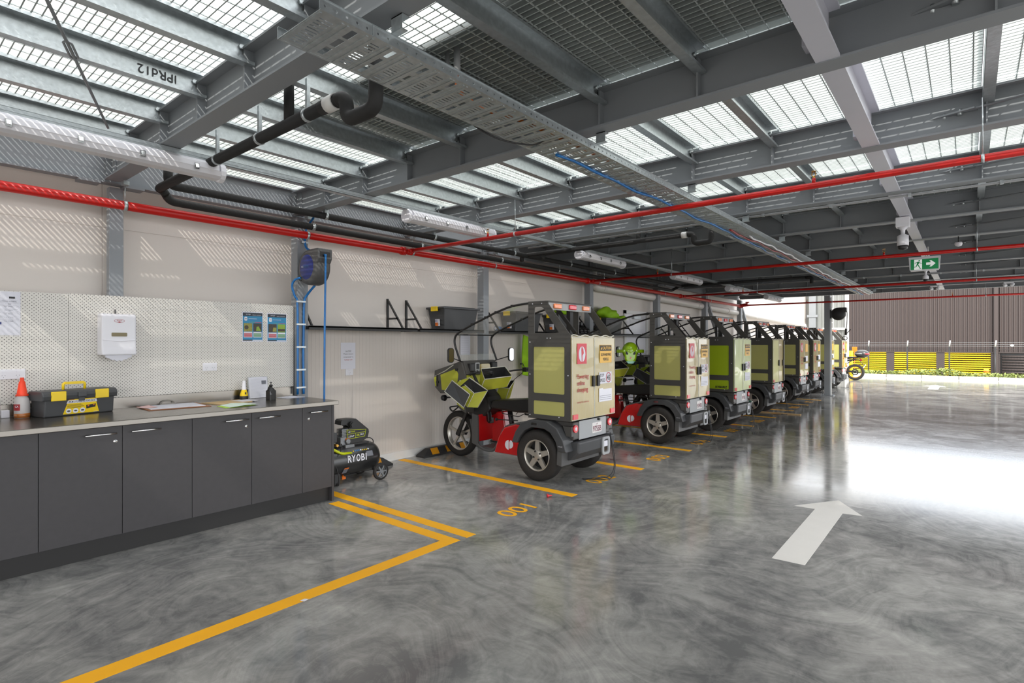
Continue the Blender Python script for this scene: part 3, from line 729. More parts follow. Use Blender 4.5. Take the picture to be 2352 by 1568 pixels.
t = thing('heat_sensor', 'small white dome sensor on a conduit right of the exit sign', 'sensor', (5.4, 8.66, 2.66))
MB().lathe([(0, .02), (.035, .02), (.04, 0), (.03, -.025), (0, -.035)], (0, 0, 0), Z_, 16).build('body', 'plastic_w', t); MB().cyl((0, 0, .02), (0, 0, .09), .006, 6).build('stem', 'blk', t)
for i, (x, y) in enumerate(((4.9, 15.76), (6.15, 15.76))):
    t = thing('twin_spotlight', 'small twin emergency spotlight near the roof edge, %s' % ('left of the pair', 'right of the pair')[i], 'light fixture', (x, y, 2.70))
    for s in (-.05, .05): MB().lathe([(0, 0), (.035, 0), (.028, .06), (0, .07)], (s, 0, -.03), (.3*s/abs(s), .5, .6), 12).build('lamp', 'plastic_w', t)
    MB().box(-.08, -.01, .02, .08, .03, .05).build('bracket', 'plastic_w', t)
# ---------------------------------------------------------------- hose reels
def reel(name, lab, loc, rz, s=1, disc='navy'):
    t = thing(name, lab, 'hose reel', loc, rz)     # axis along local Y, hose slot to +X
    prof = [(0, -.085), (.125, -.085), (.165, -.075), (.175, -.05), (.175, .05), (.165, .075), (.125, .085), (0, .085)]
    MB().lathe([(r*s, h*s) for r, h in prof], (0, 0, 0), Y_, 40).build('drum_housing', 'darkgrey' if s > .9 and disc == 'navy' else 'blk', t)
    MB().prism([(0, .05), (0, .172), (.19, .172), (.195, .165), (.195, .075), (.17, .03)], (0, -.078*s, 0), (s, 0, 0), (0, 0, s), (0, .156*s, 0)).build('hose_outlet', 'darkgrey' if disc == 'navy' else 'blk', t, .012)
    MB().box(.192*s, -.055*s, .09*s, .1965*s, .055*s, .14*s).build('outlet_slot', 'blk', t)
    MB().lathe([(0, -.088*s), (.118*s, -.088*s), (.125*s, -.084*s)], (0, 0, 0), Y_, 36).build('side_disc', disc, t)
    if disc == 'navy':
        text('RUG', .018, (-.09, -.0886, -.002), X_, Z_, 'paper', t, w=.035); text('Retractable Hose', .009, (-.045, -.0886, .008), X_, Z_, 'cyan', t); text('Air & Water Reel', .009, (-.045, -.0886, -.006), X_, Z_, 'cyan', t)
    MB().box(-.20*s, -.03*s, -.12*s, -.165*s, .03*s, .12*s).build('wall_bracket', 'blk', t)
    return t
reel('hose_reel', 'grey and blue hose reel fixed to the second column', (.46, 2.99, 2.20), 0)
t = thing('air_hose', 'blue air hose hanging from the reel to the bench', 'hose', (0, 0, 0))
MB().tube(smooth([(.655, 2.985, 2.31), (.675, 2.98, 2.295), (.68, 2.98, 2.25), (.68, 2.97, 1.6), (.68, 2.965, .93), (.68, 2.965, .62)], 6), .010, 10).build('hose', 'blue', t)
t = thing('supply_hose', 'left blue supply hose clipped down the second column', 'hose', (0, 0, 0))
MB().tube(smooth([(.36, 2.90, 2.10), (.30, 2.87, 2.08), (.268, 2.86, 2.02), (.268, 2.89, 1.92), (.268, 2.915, 1.86), (.268, 2.92, 1.5), (.268, 2.92, .93)], 6), .011, 10).build('hose', 'blue', t)
t = thing('supply_hose', 'right blue supply hose clipped down the second column', 'hose', (0, 0, 0))
MB().tube(smooth([(.40, 3.03, 2.03), (.29, 3.01, 1.94), (.268, 2.99, 1.86), (.268, 2.985, 1.6), (.268, 2.98, 1.3), (.268, 2.985, .93)], 6), .012, 10).build('hose', 'blue', t)
t2 = thing('supply_hose', 'blue supply hose rising behind the red main to the roof', 'hose', (0, 0, 0))
MB().tube(smooth([(.42, 3.02, 2.37), (.30, 2.995, 2.42), (.268, 3.0, 2.55), (.29, 3.03, 2.66), (.36, 3.06, 2.75)], 6), .011, 10).build('hose', 'blue', t2)
for z in (1.87, 1.64, 1.41, 1.18, 1.0): MB().box(.264, 2.9, z-.008, .286, 3.0, z+.008).build('hose_clip', 'galv', t)
MB().box(.264, 2.96, 2.465, .286, 3.03, 2.485).build('hose_clip', 'galv', t2)
r = reel('hose_reel', 'black hose reel high on the free-standing post', (2.77, 17.22, 2.24), 0, 1.0, 'ink')
t = thing('black_hose', 'black hose with trigger gun hanging from the far reel', 'hose', (0, 0, 0))
MB().tube(smooth([(2.94, 17.22, 2.365), (2.975, 17.2, 2.25), (2.965, 17.2, 1.95), (2.95, 17.2, 1.83)], 5), .010, 8).build('hose', 'blk', t)
MB().tube([(2.95, 17.2, 1.84), (2.945, 17.2, 1.66)], .028, 8).bar((2.96, 17.2, 1.7), (3.06, 17.2, 1.82), .012, .02).tube([(2.92+.06*cos(a*.7), 17.2, 1.58+.05*sin(a*.7)) for a in range(9)], .01, 6, closed=True).build('trigger_gun', 'blk', t)
# ================================================================== BENCH
seams = [-.12, .331, .775, 1.223, 1.667, 2.116, 2.559, 2.849]
# handle spans (Y) and lock Y for each door; the unit to the left of a lock holds its pair
HND = {1: None, 2: (1.008, 1.184, .945, 1.198), 3: (1.271, 1.451, .917, None), 4: (1.899, 2.079, .851, 2.089), 5: (2.164, 2.343, .824, None), 6: (2.623, 2.791, .776, 2.617)}
WHERE = ['at the left edge of the photo', 'at the left edge of the photo', 'below the tool box', 'left of the clipboard end, one handle at its top left', 'below the clipboard and papers', 'below the black bottle', 'narrow one at the right end of the bench']
def cab(name, y0, y1, label, doors):
    t = thing(name, label, 'cabinet', (0, 0, 0), group='charcoal base cabinets')
    MB().box(.21, y0, .13, .972, y1, .882).build('carcass', 'lam', t)
    for k in doors:
        a, b = seams[k], seams[k+1]
        d = MB().box(.975, a+.0015, .135, .993, b-.0015, .882).build('door', 'lam', t, .0012)
        h = HND.get(k)
        if h:
            z = .835
            MB().cyl((1.022, h[0], z), (1.022, h[1], z), .006, 10).cyl((.993, h[0]+.012, z), (1.022, h[0]+.012, z), .005, 8).cyl((.993, h[1]-.012, z), (1.022, h[1]-.012, z), .005, 8).build('handle', 'chrome', d)
            if h[3] is not None:
                MB().lathe([(0, .004), (.006, .004), (.007, .002), (.011, .003), (.0125, 0)], (.993, h[3]+(-.014 if k == 6 else -.016)+(.02 if k == 6 else 0), .777), X_, 16).box(.9965, h[3]-.0145+(.012 if k == 6 else 0), .772, .998, h[3]-.0125+(.012 if k == 6 else 0), .782, 1).build('lock', ['chrome', 'ink'], d)
cab('base_cabinet', -.12, .775, 'charcoal base cabinet cut by the left edge of the photo', (0, 1))
cab('base_cabinet', .777, 1.665, 'charcoal double cabinet under the black tool box', (2, 3))
cab('base_cabinet', 1.669, 2.557, 'charcoal double cabinet under the clipboard and loose papers', (4, 5))
cab('base_cabinet', 2.561, 2.849, 'narrow charcoal cabinet at the compressor end of the bench', (6,))
tag(MB().box(.21, -.12, 0, .945, 2.85, .13).build('kickboard', 'kick'), 'black recessed kickboard under the bench cabinets', 'kickboard')
tag(MB().box(.21, 2.85, 0, .993, 2.872, .882).build('end_panel', 'lam'), 'charcoal end panel closing the bench beside the compressor', 'panel')
t = thing('worktop', 'stainless steel worktop with upstand running along the left wall', 'worktop', (0, 0, 0))
MB().box(.207, -.14, .884, 1.03, 2.90, .921).build('top', 'inox', t, .004)
MB().box(.201, -.14, .9215, .207, 2.90, 1.008).build('upstand', 'inox', t)
# pegboards
t = thing('pegboard', 'white perforated pegboard over the tool box, left of the seam', 'pegboard', (.19, 0, 1.0)); MB().box(-.01, -.6, .01, .01, 1.0885, .824).build('board', 'peg', t)
t = thing('pegboard', 'long white perforated pegboard carrying dispenser and posters', 'pegboard', (.19, 0, 1.0)); MB().box(-.01, 1.0905, .01, .01, 2.912, .829).build('board', 'peg', t)
def outlet(y, z, X, lab, wd=.115, n=2):
    t = thing('power_outlet', lab, 'power outlet', (X, y, z))
    MB().box(0, -wd/2, -.036, .012, wd/2, .036).build('plate', 'plastic_w', t, .003)
    for k in range(n):
        yy = (k-(n-1)/2)*wd*.48
        MB().box(.012, yy-.009, .014, .0165, yy+.009, .023).build('switch', 'plastic_w', t)
        mb = MB()
        for a, b, r in ((-.008, 0, .5), (.008, 0, -.5), (0, -.013, 0)):
            mb.bar((.0125, yy+a-.003*sin(r), b-.008-.003*cos(r)), (.0125, yy+a+.003*sin(r), b-.008+.003*cos(r)), .002, .002)
        mb.build('socket_slots', 'greyink', t)
outlet(2.105, 1.235, .2, 'white double outlet at mid pegboard, between dispenser and posters', .12)
outlet(.758, 1.226, .2, 'white double outlet behind the bottle at the left edge', .16)
outlet(3.70, 1.115, 0, 'white outlet below the taped compressor notice', .10, 1)
# paper towel dispenser
t = thing('towel_dispenser', 'white paper towel dispenser on the pegboard', 'dispenser', (.2, 1.385, 1.52))
MB().prism([(0, -.165), (.135, -.165), (.12, -.10), (.12, .145), (.10, .162), (0, .162)], (0, -.117, 0), X_, Z_, (0, .234, 0)).build('casing', 'plastic_w', t, .012)
MB().prism(rrect(-.052, -.018, .052, .012, .006), (.1205, 0, 0), Y_, Z_, (.002, 0, 0)).build('window', 'olive', t)
MB().tube(smooth([(.122, -.11, -.045), (.124, 0, -.055), (.122, .11, -.045)], 6), .0025, 6).build('seam_ridge', 'plastic_w', t)
mb = MB(); n = 16
pts = [(-.085+.17*k/n, -.165-.045*(.35+.65*sin(pi*k/n))*(1+.12*sin(k*2.1))) for k in range(n+1)]
mb.prism([(-.09, -.155)]+pts+[(.09, -.155)], (.11, 0, 0), Y_, Z_, (-.03, 0, 0)); mb.build('paper_towel', 'paper', t)
el = MB(); ring = [(.1212, .0+.034*cos(a*pi/12), .105+.013*sin(a*pi/12)) for a in range(24)]
el.tube(ring, .001, 4, closed=True); el.build('oval_badge', 'inkr', t)
text('Rapid', .010, (.121, -.018, .103), Y_, Z_, 'inkr', t, w=.036, shear=.4)
MB().prism([(-.012, .095), (0, .090), (.012, .095), (0, .099)], (.121, 0, 0), Y_, Z_, (.001, 0, 0)).build('badge_mark', 'inkr', t)
MB().box(.01, -.004, .16, .014, .004, .20).build('hook', 'blk', t)
# posters
def poster(y0, y1, z0, z1, lab, second):
    t = thing('poster', lab, 'poster', (.2005, y0, z0)); W, H = y1-y0, z1-z0
    P = lambda m, a, b, c, d, q=1, nm='panel': MB().box(.001*q, a*W, b*H, .001*q+.0008, c*W, d*H).build(nm, m, t)
    P('paper', 0, 0, 1, 1, 0, 'sheet'); P('cyan', .03, .03, .97, .97, 1, 'ground'); P('navyk', .03, .86, .97, .97, 2, 'header'); P('navyk', .03, .03, .48, .07, 2, 'footer'); P('paper', .5, .035, .95, .065, 2, 'footer_logos')
    text('emp', H*.045, (.0032, W*.16, H*.90), Y_, Z_, 'paper', t, w=W*.22, shear=.3)
    text('MANUAL HANDLING' if not second else 'SAFE LOADING', H*.022, (.0032, W*.48, H*.885), Y_, Z_, 'paper', t, w=W*.42)
    MB().prism(rrect(W*.10, H*.70, W*.24, H*.83, W*.05), (.002, 0, 0), Y_, Z_, (.0008, 0, 0)).build('badge', 'paper', t)
    P('greyink', .12, .755, .22, .775, 3, 'badge_text')
    P('paper', .30, .765, .7, .775, 2, 'text_line'); P('bluep', .30, .735, .88, .75, 2, 'text_line')
    P('pgrn', .32, .645, .6, .66, 2, 'scale_bar'); P('bluep' if 0 else 'pred', .6, .645, .92, .66, 2, 'scale_bar')
    P('pol' if not second else 'pdk', .07, .34, .48, .62, 2, 'picture'); P('pdk' if not second else 'psalad', .53, .34, .93, .62, 2, 'picture')
    if not second:
        MB().prism([(W*.66, H*.37), (W*.9, H*.36), (W*.78, H*.52), (W*.68, H*.5)], (.003, 0, 0), Y_, Z_, (.0008, 0, 0)).build('picture_detail', 'psalad', t)
        MB().prism(circ(W*.2, H*.48, W*.10, 10), (.003, 0, 0), Y_, Z_, (.0008, 0, 0)).build('picture_detail', 'pdk', t)
    else:
        P('pdk', .55, .37, .91, .46, 3, 'picture_detail'); MB().prism([(W*.28, H*.36), (W*.47, H*.36), (W*.47, H*.5), (W*.3, H*.5)], (.003, 0, 0), Y_, Z_, (.0008, 0, 0)).build('picture_detail', 'pol', t)
    P('paper', .07, .14, .48, .33, 2, 'card'); P('paper', .53, .14, .93, .33, 2, 'card')
    for k in range(4): P('pred', .09, .16+k*.032, .46, .185+k*.032, 3, 'text_bar'); P('pgrn', .55, .16+k*.032, .91, .185+k*.032, 3, 'text_bar')
poster(2.396, 2.596, 1.463, 1.748, 'left blue safety poster, yellow-green photos, at the pegboard end', False)
poster(2.636, 2.838, 1.459, 1.744, 'right blue safety poster next to the second column', True)
# notice in a plastic sleeve at the left edge
t = thing('notice_sheet', 'telephone list in a clear sleeve at the left edge', 'notice', (.2005, .56, 1.507))
MB().box(0, 0, 0, .0012, .252, .31).build('sheet', 'paper', t)
MB().box(.0015, 0, -.01, .002, .256, .315).build('sleeve', 'sleeve', t)
text('TELEPHONE NUMBERS', .0075, (.0025, .13, .238), Y_, Z_, 'greyink', t, w=.1); text('DAY', .006, (.0025, .185, .219), Y_, Z_, 'ink', t)
for k, s in enumerate(('07 3490', '04 7801', '07 5529', '13 2210', '13 7788')): text(s, .007, (.0025, .165, .20-k*.026), Y_, Z_, 'greyink', t, w=.045)
MB().box(.002, .19, .262, .0024, .222, .276).build('logo_block', 'ink', t); MB().box(.002, 0, .066, .0024, .155+.0, .0665).build('rule', 'greyink', t)
MB().box(.002, .12, .075, .0024, .15, .092).build('logo_block', 'navy', t)
for zz in (.25, .23, .21, .185, .16, .135, .11): MB().box(.002, .0, zz, .0023, .24, zz+.0006).build('rule', 'greyink', t)
# tool box, turned slightly
t = thing('tool_box', 'black plastic tool box with yellow latches and handle', 'tool box', (.345, 1.093, .921), radians(13.5))
MB().prism([(-.085, 0), (.085, 0), (.098, .135), (-.098, .135)], (0, -.225, 0), X_, Z_, (0, .45, 0)).build('body', 'char', t, .008)
MB().prism([(-.105, .118), (.105, .118), (.112, .15), (.105, .168), (.085, .185), (-.085, .185), (-.105, .168), (-.112, .15)], (0, -.243, 0), X_, Z_, (0, .486, 0)).build('lid', 'char', t, .008)
MB().box(.108, -.028, .135, .119, .028, .17).box(.1, -.02, .105, .108, .02, .13).build('centre_rib', 'char', t, .004)
for y in (-.148, .132): MB().box(.104, y-.045, .115, .117, y+.045, .182).build('latch', 'yelp', t, .003)
MB().tube(bend([(0, -.07, .18), (0, -.07, .232), (0, .07, .232), (0, .07, .18)], .012), .009, 10).box(-.012, -.06, .224, .012, .06, .243).build('handle', 'yelp', t)
W = Vector((.0955-.0, 0, 0)); sl = (Vector((.013, 0, .135))).normalized()
o0 = Vector((.0868, -.10, .012)); MB().prism([(-.012, 0), (.222, 0), (.19, .112), (.022, .112)], o0, Y_, sl, (.002, 0, 0)).build('label_panel', 'yelp', t)
MB().prism([(.006, .078), (.205, .078), (.199, .10), (.014, .10)], o0+Vector((.0022, 0, 0)), Y_, sl, (.0008, 0, 0)).build('label_band', 'paper', t)
text('49CM (19") PLASTIC TOOL BOX', .013, o0+Vector((.0032, .018, 0))+sl*.083, Y_, sl, 'ink', t, w=.172, bold=.01)
for k in range(4): MB().prism([(.012-.001*k, .066-.0075*k), (.10+.01*((k*7) % 3), .066-.0075*k), (.10+.01*((k*7) % 3), .0685-.0075*k), (.012-.001*k, .0685-.0075*k)], o0+Vector((.0022, 0, 0)), Y_, sl, (.0008, 0, 0)).build('text_line', 'ink', t)
for k in range(3): MB().prism(circ(.022+.044*k, .022, .018, 16), o0+Vector((.0022, 0, 0)), Y_, sl, (.0008, 0, 0)).prism(circ(.022+.044*k, .022, .011, 10, .006), o0+Vector((.0032, 0, 0)), Y_, sl, (.0006, 0, 0), 1).build('picture_disc', ['paper', 'char'], t)
MB().prism([(.135, .03), (.195, .038), (.197, .062), (.133, .056)], o0+Vector((.0022, 0, 0)), Y_, sl, (.0008, 0, 0)).prism([(.142, .045), (.153, .047), (.153, .055), (.142, .053)], o0+Vector((.0032, 0, 0)), Y_, sl, (.0006, 0, 0), 1).prism([(.178, .05), (.189, .052), (.189, .06), (.178, .058)], o0+Vector((.0032, 0, 0)), Y_, sl, (.0006, 0, 0), 1).build('tool_box_picture', ['ink', 'oran'], t)
MB().prism([(.02, .103), (.055, .103), (.055, .112), (.02, .112)], o0+Vector((.0022, 0, 0)), Y_, sl, (.0008, 0, 0)).build('label_badge', 'hard', t)
MB().box(.0885, .085, .014, .0892, .112, .034).build('barcode', 'paper', t)
# wash bottle with a red cone spout
t = thing('spout_bottle', 'translucent bottle with tall red cone spout beside the tool box', 'bottle', (.335, .80, .921))
MB().lathe([(0, 0), (.042, 0), (.044, .004), (.044, .105), (.038, .135), (.03, .15), (.03, .16)], (0, 0, 0), Z_, 28).build('body', 'pebott', t)
MB().lathe([(0, .002), (.0445, .002), (.0445, .034), (0, .034)], (0, 0, 0), Z_, 28).build('amber_fluid', 'liquid', t)
MB().lathe([(.036, .155), (.036, .165), (.030, .168), (.017, .255), (.012, .26), (.011, .285), (0, .285)], (0, 0, 0), Z_, 24).build('cone_spout', 'ored', t)
mb = MB()
for k in range(8):
    a0, a1 = radians(-95+k*9), radians(-95+(k+1)*9); mb.add([(.0447*cos(a0), .0447*sin(a0), .055), (.0447*cos(a1), .0447*sin(a1), .055), (.0447*cos(a1), .0447*sin(a1), .10), (.0447*cos(a0), .0447*sin(a0), .10)], [(0, 1, 2, 3)])
mb.build('red_label', 'inkr', t)
text('CA', .014, (.0455*cos(radians(-42)), .0455*sin(radians(-42))-.012, .078), Vector((.55, .83, 0)), Z_, 'paper', t, w=.02, bold=.02, ext=.002)
tag(MB().box(.215, .70, .9215, .27, .745, .975).build('white_block', 'plastic_w', bevel=.003), 'small white block against the upstand at the left edge', 'block')
tag(MB().box(.212, .86, .9215, .232, .905, .975).build('dark_block', 'char', bevel=.003), 'small dark block behind the spout bottle', 'block')
tag(MB().lathe([(0, 0), (.05, 0), (.05, .14), (.045, .16), (0, .16)], (.42, .625, .9215), Z_, 20).build('white_canister', 'pebott'), 'pale canister cut by the left edge of the photo', 'canister')
# clipboard with paper
t = thing('clipboard', 'brown hardboard clipboard with white paper and metal clip', 'clipboard', (.40, 1.745, .9215), radians(-4))
MB().box(-.19, -.225, 0, .2, .225, .004).build('board', 'hard', t)
MB().box(-.165, -.2, .0045, .16, .195, .007).build('paper_sheet', 'paper', t)
MB().box(-.19, -.06, .006, -.15, .06, .016).tube(smooth([(-.17, -.05, .016), (-.172, -.03, .035), (-.172, .03, .035), (-.17, .05, .016)], 5), .004, 6).build('clip', 'inox', t)
tag(MB().add([(.30, 1.50, .930), (.46, 1.53, .930), (.43, 1.62, .931), (.28, 1.60, .938)], [(0, 1, 2, 3)]).build('pink_slip', 'pinkp'), 'pink paper slip on the left end of the clipboard', 'paper')
t = thing('manila_envelope', 'tan manila envelope lying beyond the clipboard', 'envelope', (.42, 2.18, .9215), radians(12))
MB().prism([(-.13, -.17), (.12, -.16), (.13, .14), (-.10, .17)], (0, 0, 0), X_, Y_, (0, 0, .006)).build('envelope_body', 'card', t); MB().prism([(-.05, .05), (.12, .05), (.13, .2), (-.03, .22)], (0, 0, .007), X_, Y_, (0, 0, .001)).build('sheet', 'paper', t)
tag(MB().prism([(.66, 1.98), (.86, 1.97), (.80, 2.24), (.62, 2.20)], (0, 0, .9215), X_, Y_, (0, 0, .002)).build('lime_sheet', 'limep'), 'lime green sheet under the loose pale papers', 'paper')
tag(MB().add([(.62, 2.02, .925), (.86, 2.00, .925), (.84, 2.13, .932), (.80, 2.27, .926), (.58, 2.24, .926), (.6, 2.12, .932)], [(0, 1, 2, 5), (5, 2, 3, 4)]).build('loose_papers', 'greenp'), 'loose pale green papers near the worktop edge', 'papers')
tag(MB().prism([(.34, 2.66), (.50, 2.68), (.48, 2.88), (.28, 2.84)], (0, 0, .9215), X_, Y_, (0, 0, .003)).build('loose_papers', 'paper'), 'white papers at the right end of the worktop', 'papers')
t = thing('torch', 'yellow and black torch standing with white cone up', 'torch', (.275, 2.38, .9215))
MB().lathe([(0, 0), (.034, 0), (.037, .006), (.036, .035), (0, .035)], (0, 0, 0), Z_, 24).build('base', 'blk', t)
MB().lathe([(.036, .035), (.034, .05), (.024, .082), (.022, .092), (0, .092)], (0, 0, 0), Z_, 24).build('body', 'yelp', t)
MB().lathe([(.021, .09), (.012, .175), (0, .178)], (0, 0, 0), Z_, 20).build('cone', 'plastic_w', t); MB().box(.03, -.006, .05, .034, .006, .07).build('switch', 'blk', t)
t = thing('document_holder', 'white form standing in a clear holder behind the black bottle', 'document holder', (.232, 2.54, .9215), radians(6))
MB().prism([(0, 0), (.004, 0), (-.02, .205), (-.024, .205)], (0, -.105, 0), X_, Z_, (0, .21, 0)).build('holder', 'glass', t)
MB().prism([(.004, .003), (.006, .003), (-.017, .2), (-.019, .2)], (0, -.095, 0), X_, Z_, (0, .19, 0)).build('form', 'paper', t)
for k in range(15): MB().box(.0068-.00011*k*12.5*.9, -.08, .02+.0115*k, .0074-.00011*k*12.5*.9, .08-(k % 3)*.02, .0205+.0115*k).build('rule', 'greyink', t)
MB().box(-.012, .035, .13, -.008, .08, .165).build('grey_box', 'greyink', t)
t = thing('black_bottle', 'square black squeeze bottle with a twist nozzle', 'bottle', (.49, 2.53, .9215), radians(10))
MB().prism(rrect(-.034, -.034, .034, .034, .01), (0, 0, 0), X_, Y_, (0, 0, .088)).build('body', 'blk', t, .004)
MB().lathe([(.036, .088), (.03, .10), (.013, .115), (.013, .128), (.016, .128), (.016, .140), (.004, .142), (.003, .155), (.008, .157), (.008, .165), (0, .166)], (0, 0, 0), Z_, 16).build('neck', 'blk', t)
MB().tube([(.0, -.034, .085), (0, -.03, .115), (0, -.012, .125)], .005, 6).build('grip', 'blk', t)
text('SAFETY', .008, (.0345, -.028, .05), Z_, (0, -1, 0), 'paper', t, w=.03); text('OIL', .006, (.0345, -.018, .05), Z_, (0, -1, 0), 'paper', t)
# taped notice under the shelf
t = thing('taped_notice', 'taped white compressor notice on the wall under the shelf', 'notice', (.002, 3.59, 1.152))
MB().box(0, 0, 0, .001, .195, .302).build('sheet', 'paper', t)
for k, (s, m_, wd) in enumerate((('Last PDO', 'ink', .075), ('Please ensure', 'ink', .125), ('compressor is', 'ink', .125), ('TURNED OFF', 'inkr', .11))):
    text(s, .0155 if k else .014, (.0015, .0975-wd/2, .20-.034*k), Y_, Z_, m_, t, w=wd)
MB().box(.0012, .06, .195, .0016, .135, .1965).build('underline', 'ink', t)
t = thing('wall_clipboard', 'paper under a clip on the wall behind the first scooter', 'notice', (.012, 5.49, 1.28)); MB().box(0, 0, 0, .003, .2, .29).build('sheet', 'paper', t); MB().box(.003, .06, .275, .012, .15, .295).build('clip', 'inox', t)
for k in range(7): MB().box(.0032, .02, .05+k*.03, .0036, .17, .051+k*.03).build('text_line', 'greyink', t)
# ================================================================== SHELVES
def bracket(par, y): MB().box(0, y-.012, 1.625, .022, y+.012, 1.99).bar((.012, y, 1.98), (.30, y, 1.625), .016, .022).box(.01, y-.008, 1.735, .215, y+.008, 1.757).build('bracket', 'blk', par)
for i, (a, b, br, lab) in enumerate(((3.02, 4.46, (3.06, 4.24), 'empty black wall shelf right of the second column'), (4.5, 5.66, (4.53,), 'black wall shelf holding the first tub'), (5.90, 8.5, (6.0, 7.1, 8.45), 'black wall shelf behind the first scooter'), (8.72, 11.3, (8.8, 10.1), 'black wall shelf behind the second scooter'), (11.6, 14.2, (11.7, 13), 'black wall shelf behind the fourth scooter'))):
    t = thing('wall_shelf', lab, 'shelf', (0, 0, 0), group='black wall shelves')
    MB().box(.0, a, 1.612, .31, b, 1.625).box(.30, a, 1.587, .31, b, 1.63).box(.0, a, 1.59, .3, a+.01, 1.612).box(0, b-.01, 1.59, .3, b, 1.612).build('shelf_board', 'blk', t)
    for y in br: bracket(t, y)
def tub(y0, lab, lid=True):
    t = thing('storage_tub', lab, 'tub', (.165, y0, 1.626), group='black storage tubs on the shelves')
    n = .13; L = .62; b0, b1, h = .12, .155, .27
    v = [(-b0, .03, 0), (b0, .03, 0), (b0, L-.03, 0), (-b0, L-.03, 0), (-b1, 0, h), (b1, 0, h), (b1, L, h), (-b1, L, h)]
    MB().add(v, [(0, 3, 2, 1), (0, 1, 5, 4), (1, 2, 6, 5), (2, 3, 7, 6), (3, 0, 4, 7), (4, 5, 6, 7)]).build('body', 'char', t, .008)
    MB().add([(b0+.004, .12, .02), (b0+.004, L-.12, .02), (b1-.006, L-.10, h-.05), (b1-.006, .10, h-.05)], [(0, 1, 2, 3)]).build('side_recess', 'char', t)
    MB().box(-b1-.02, -.03, h-.005, b1+.02, L+.03, h+.02).box(-b1+.02, .03, h+.02, b1-.02, L-.03, h+.03).build('lid' if lid else 'rim', 'char', t, .006)
    MB().box(-.06, -.045, h-.035, .06, -.02, h+.028).build('latch', 'yelp', t, .006)
    f = MB().add([(-.03, .014, .045), (.06, .014, .045), (.06, .004, .135), (-.03, .004, .135)], [(0, 1, 2, 3)]); f.build('label', 'paper', t)
    MB().add([(-.028, .011, .047), (.025, .011, .047), (.025, .006, .09), (-.028, .006, .09)], [(0, 1, 2, 3)]).build('label_block', 'oran', t)
    text('80L', .03, (-.024, .0015, .097), X_, Z_, 'navy', t, w=.05)
    return t
tub(4.90, 'black storage tub with yellow latch on the shelf before the first scooter')
tub(6.35, 'black storage tub seen below the first scooter canopy')
tub(7.45, 'black storage tub seen through the first scooter window')
tub(9.0, 'black storage tub under the lime green cloth')
def lump(seed):
    r_ = random.Random(seed); ks = [(Vector((r_.uniform(-1, 1), r_.uniform(-1, 1), r_.uniform(-1, 1)))*4, r_.uniform(0, 6)) for _ in range(6)]
    return lambda d: 1+sum(.10*sin(k.dot(d)*1.3+p) for k, p in ks)
tag(MB().ball((.18, 9.3, 1.99), .2, 36, 0, .8, 1.6, .55, lump(2)).ball((.24, 9.68, 1.94), .1, 20, 0, 1, 1.3, .5, lump(5)).build('vest_pile', 'cloth'), 'crumpled lime green work vest heaped on a tub', 'clothing')
tag(MB().ball((.14, 7.78, 1.99), .1, 20, 0, .8, 1.3, .6, lump(9)).build('vest_pile', 'cloth'), 'small lime cloth on the tub seen through the first scooter window', 'clothing')
t = thing('hanging_vest', 'lime work vest hanging below the shelf behind the first scooter', 'clothing', (.02, 6.76, 0))
MB().prism([(-.02, .95), (.12, .93), (.14, 1.2), (.12, 1.55), (.0, 1.58), (-.03, 1.3)], (.1, 0, 0), Y_, Z_, (.03, 0, 0)).build('vest', 'cloth', t, .01)
for k in range(4):
    t = thing('work_boot', 'black work boot in the row on the shelf, %s from the left' % ORD[k], 'boot', (.2, 8.13+.115*k if k < 3 else 8.75, 1.626), group='black boots on the shelf')
    MB().prism(smooth([(-.12, 0, 0), (.14, 0, 0), (.14, .06, 0), (.02, .1, 0), (.0, .2, 0), (-.11, .2, 0)], 3, True) and [(-.12, .015), (.14, .015), (.15, .05), (.12, .075), (.03, .1), (.0, .14), (.0, .2), (-.11, .2), (-.12, .08)], (0, -.04, 0), X_, Z_, (0, .08, 0)).build('upper', 'blk', t, .012)
    MB().box(-.12, -.042, 0, .15, .042, .016).build('sole', 'ink', t)
t = thing('spray_can', 'blue can lying on the shelf below the first scooter canopy', 'can', (.2, 6.02, 1.66))
MB().lathe([(0, 0), (.03, .004), (.033, .02), (.033, .16), (.0, .16)], (0, 0, 0), (-.2, 1, 0), 18).build('can_body', 'bluep', t); MB().lathe([(0, -.004), (.022, -.004), (.022, .006)], (0, 0, 0), (-.2, 1, 0), 14).build('can_end', 'plastic_w', t)
# ================================================================== COMPRESSOR
t = thing('air_compressor', 'small black air compressor with yellow-green trim beside the bench', 'compressor', (.47, 3.37, 0), radians(-3))
R = .155; z0 = .235
MB().lathe([(0, -.34), (.07, -.335), (.12, -.315), (R-.01, -.28), (R, -.25), (R, .25), (R-.01, .28), (.12, .315), (.07, .335), (0, .34)], (0, 0, z0), Y_, 40).build('tank', 'blackgloss', t)
MB().box(-.05, -.13, z0+R-.02, .05, .22, z0+R+.01).build('top_plate', 'blk', t)
mb = MB().prism([(-.09, .40), (.10, .41), (.17, .44), (.185, .50), (.18, .53), (.03, .655), (-.02, .66), (-.13, .66), (-.145, .645), (-.15, .605), (-.09, .60), (-.05, .57), (-.08, .5)], (-.06, .03, 0), Y_, Z_, (.125, 0, 0)); mb.build('motor_cowl', 'blk', t, .014)
MB().prism([(-.05, .575), (.06, .575), (.06, .55), (-.05, .55)], (.0655, .03, 0), Y_, Z_, (.002, 0, 0)) 
o1 = Vector((.0658, .03, 0))
mb = MB()
fr = [(-.075, .452), (.13, .462), (.145, .532), (-.08, .548)]
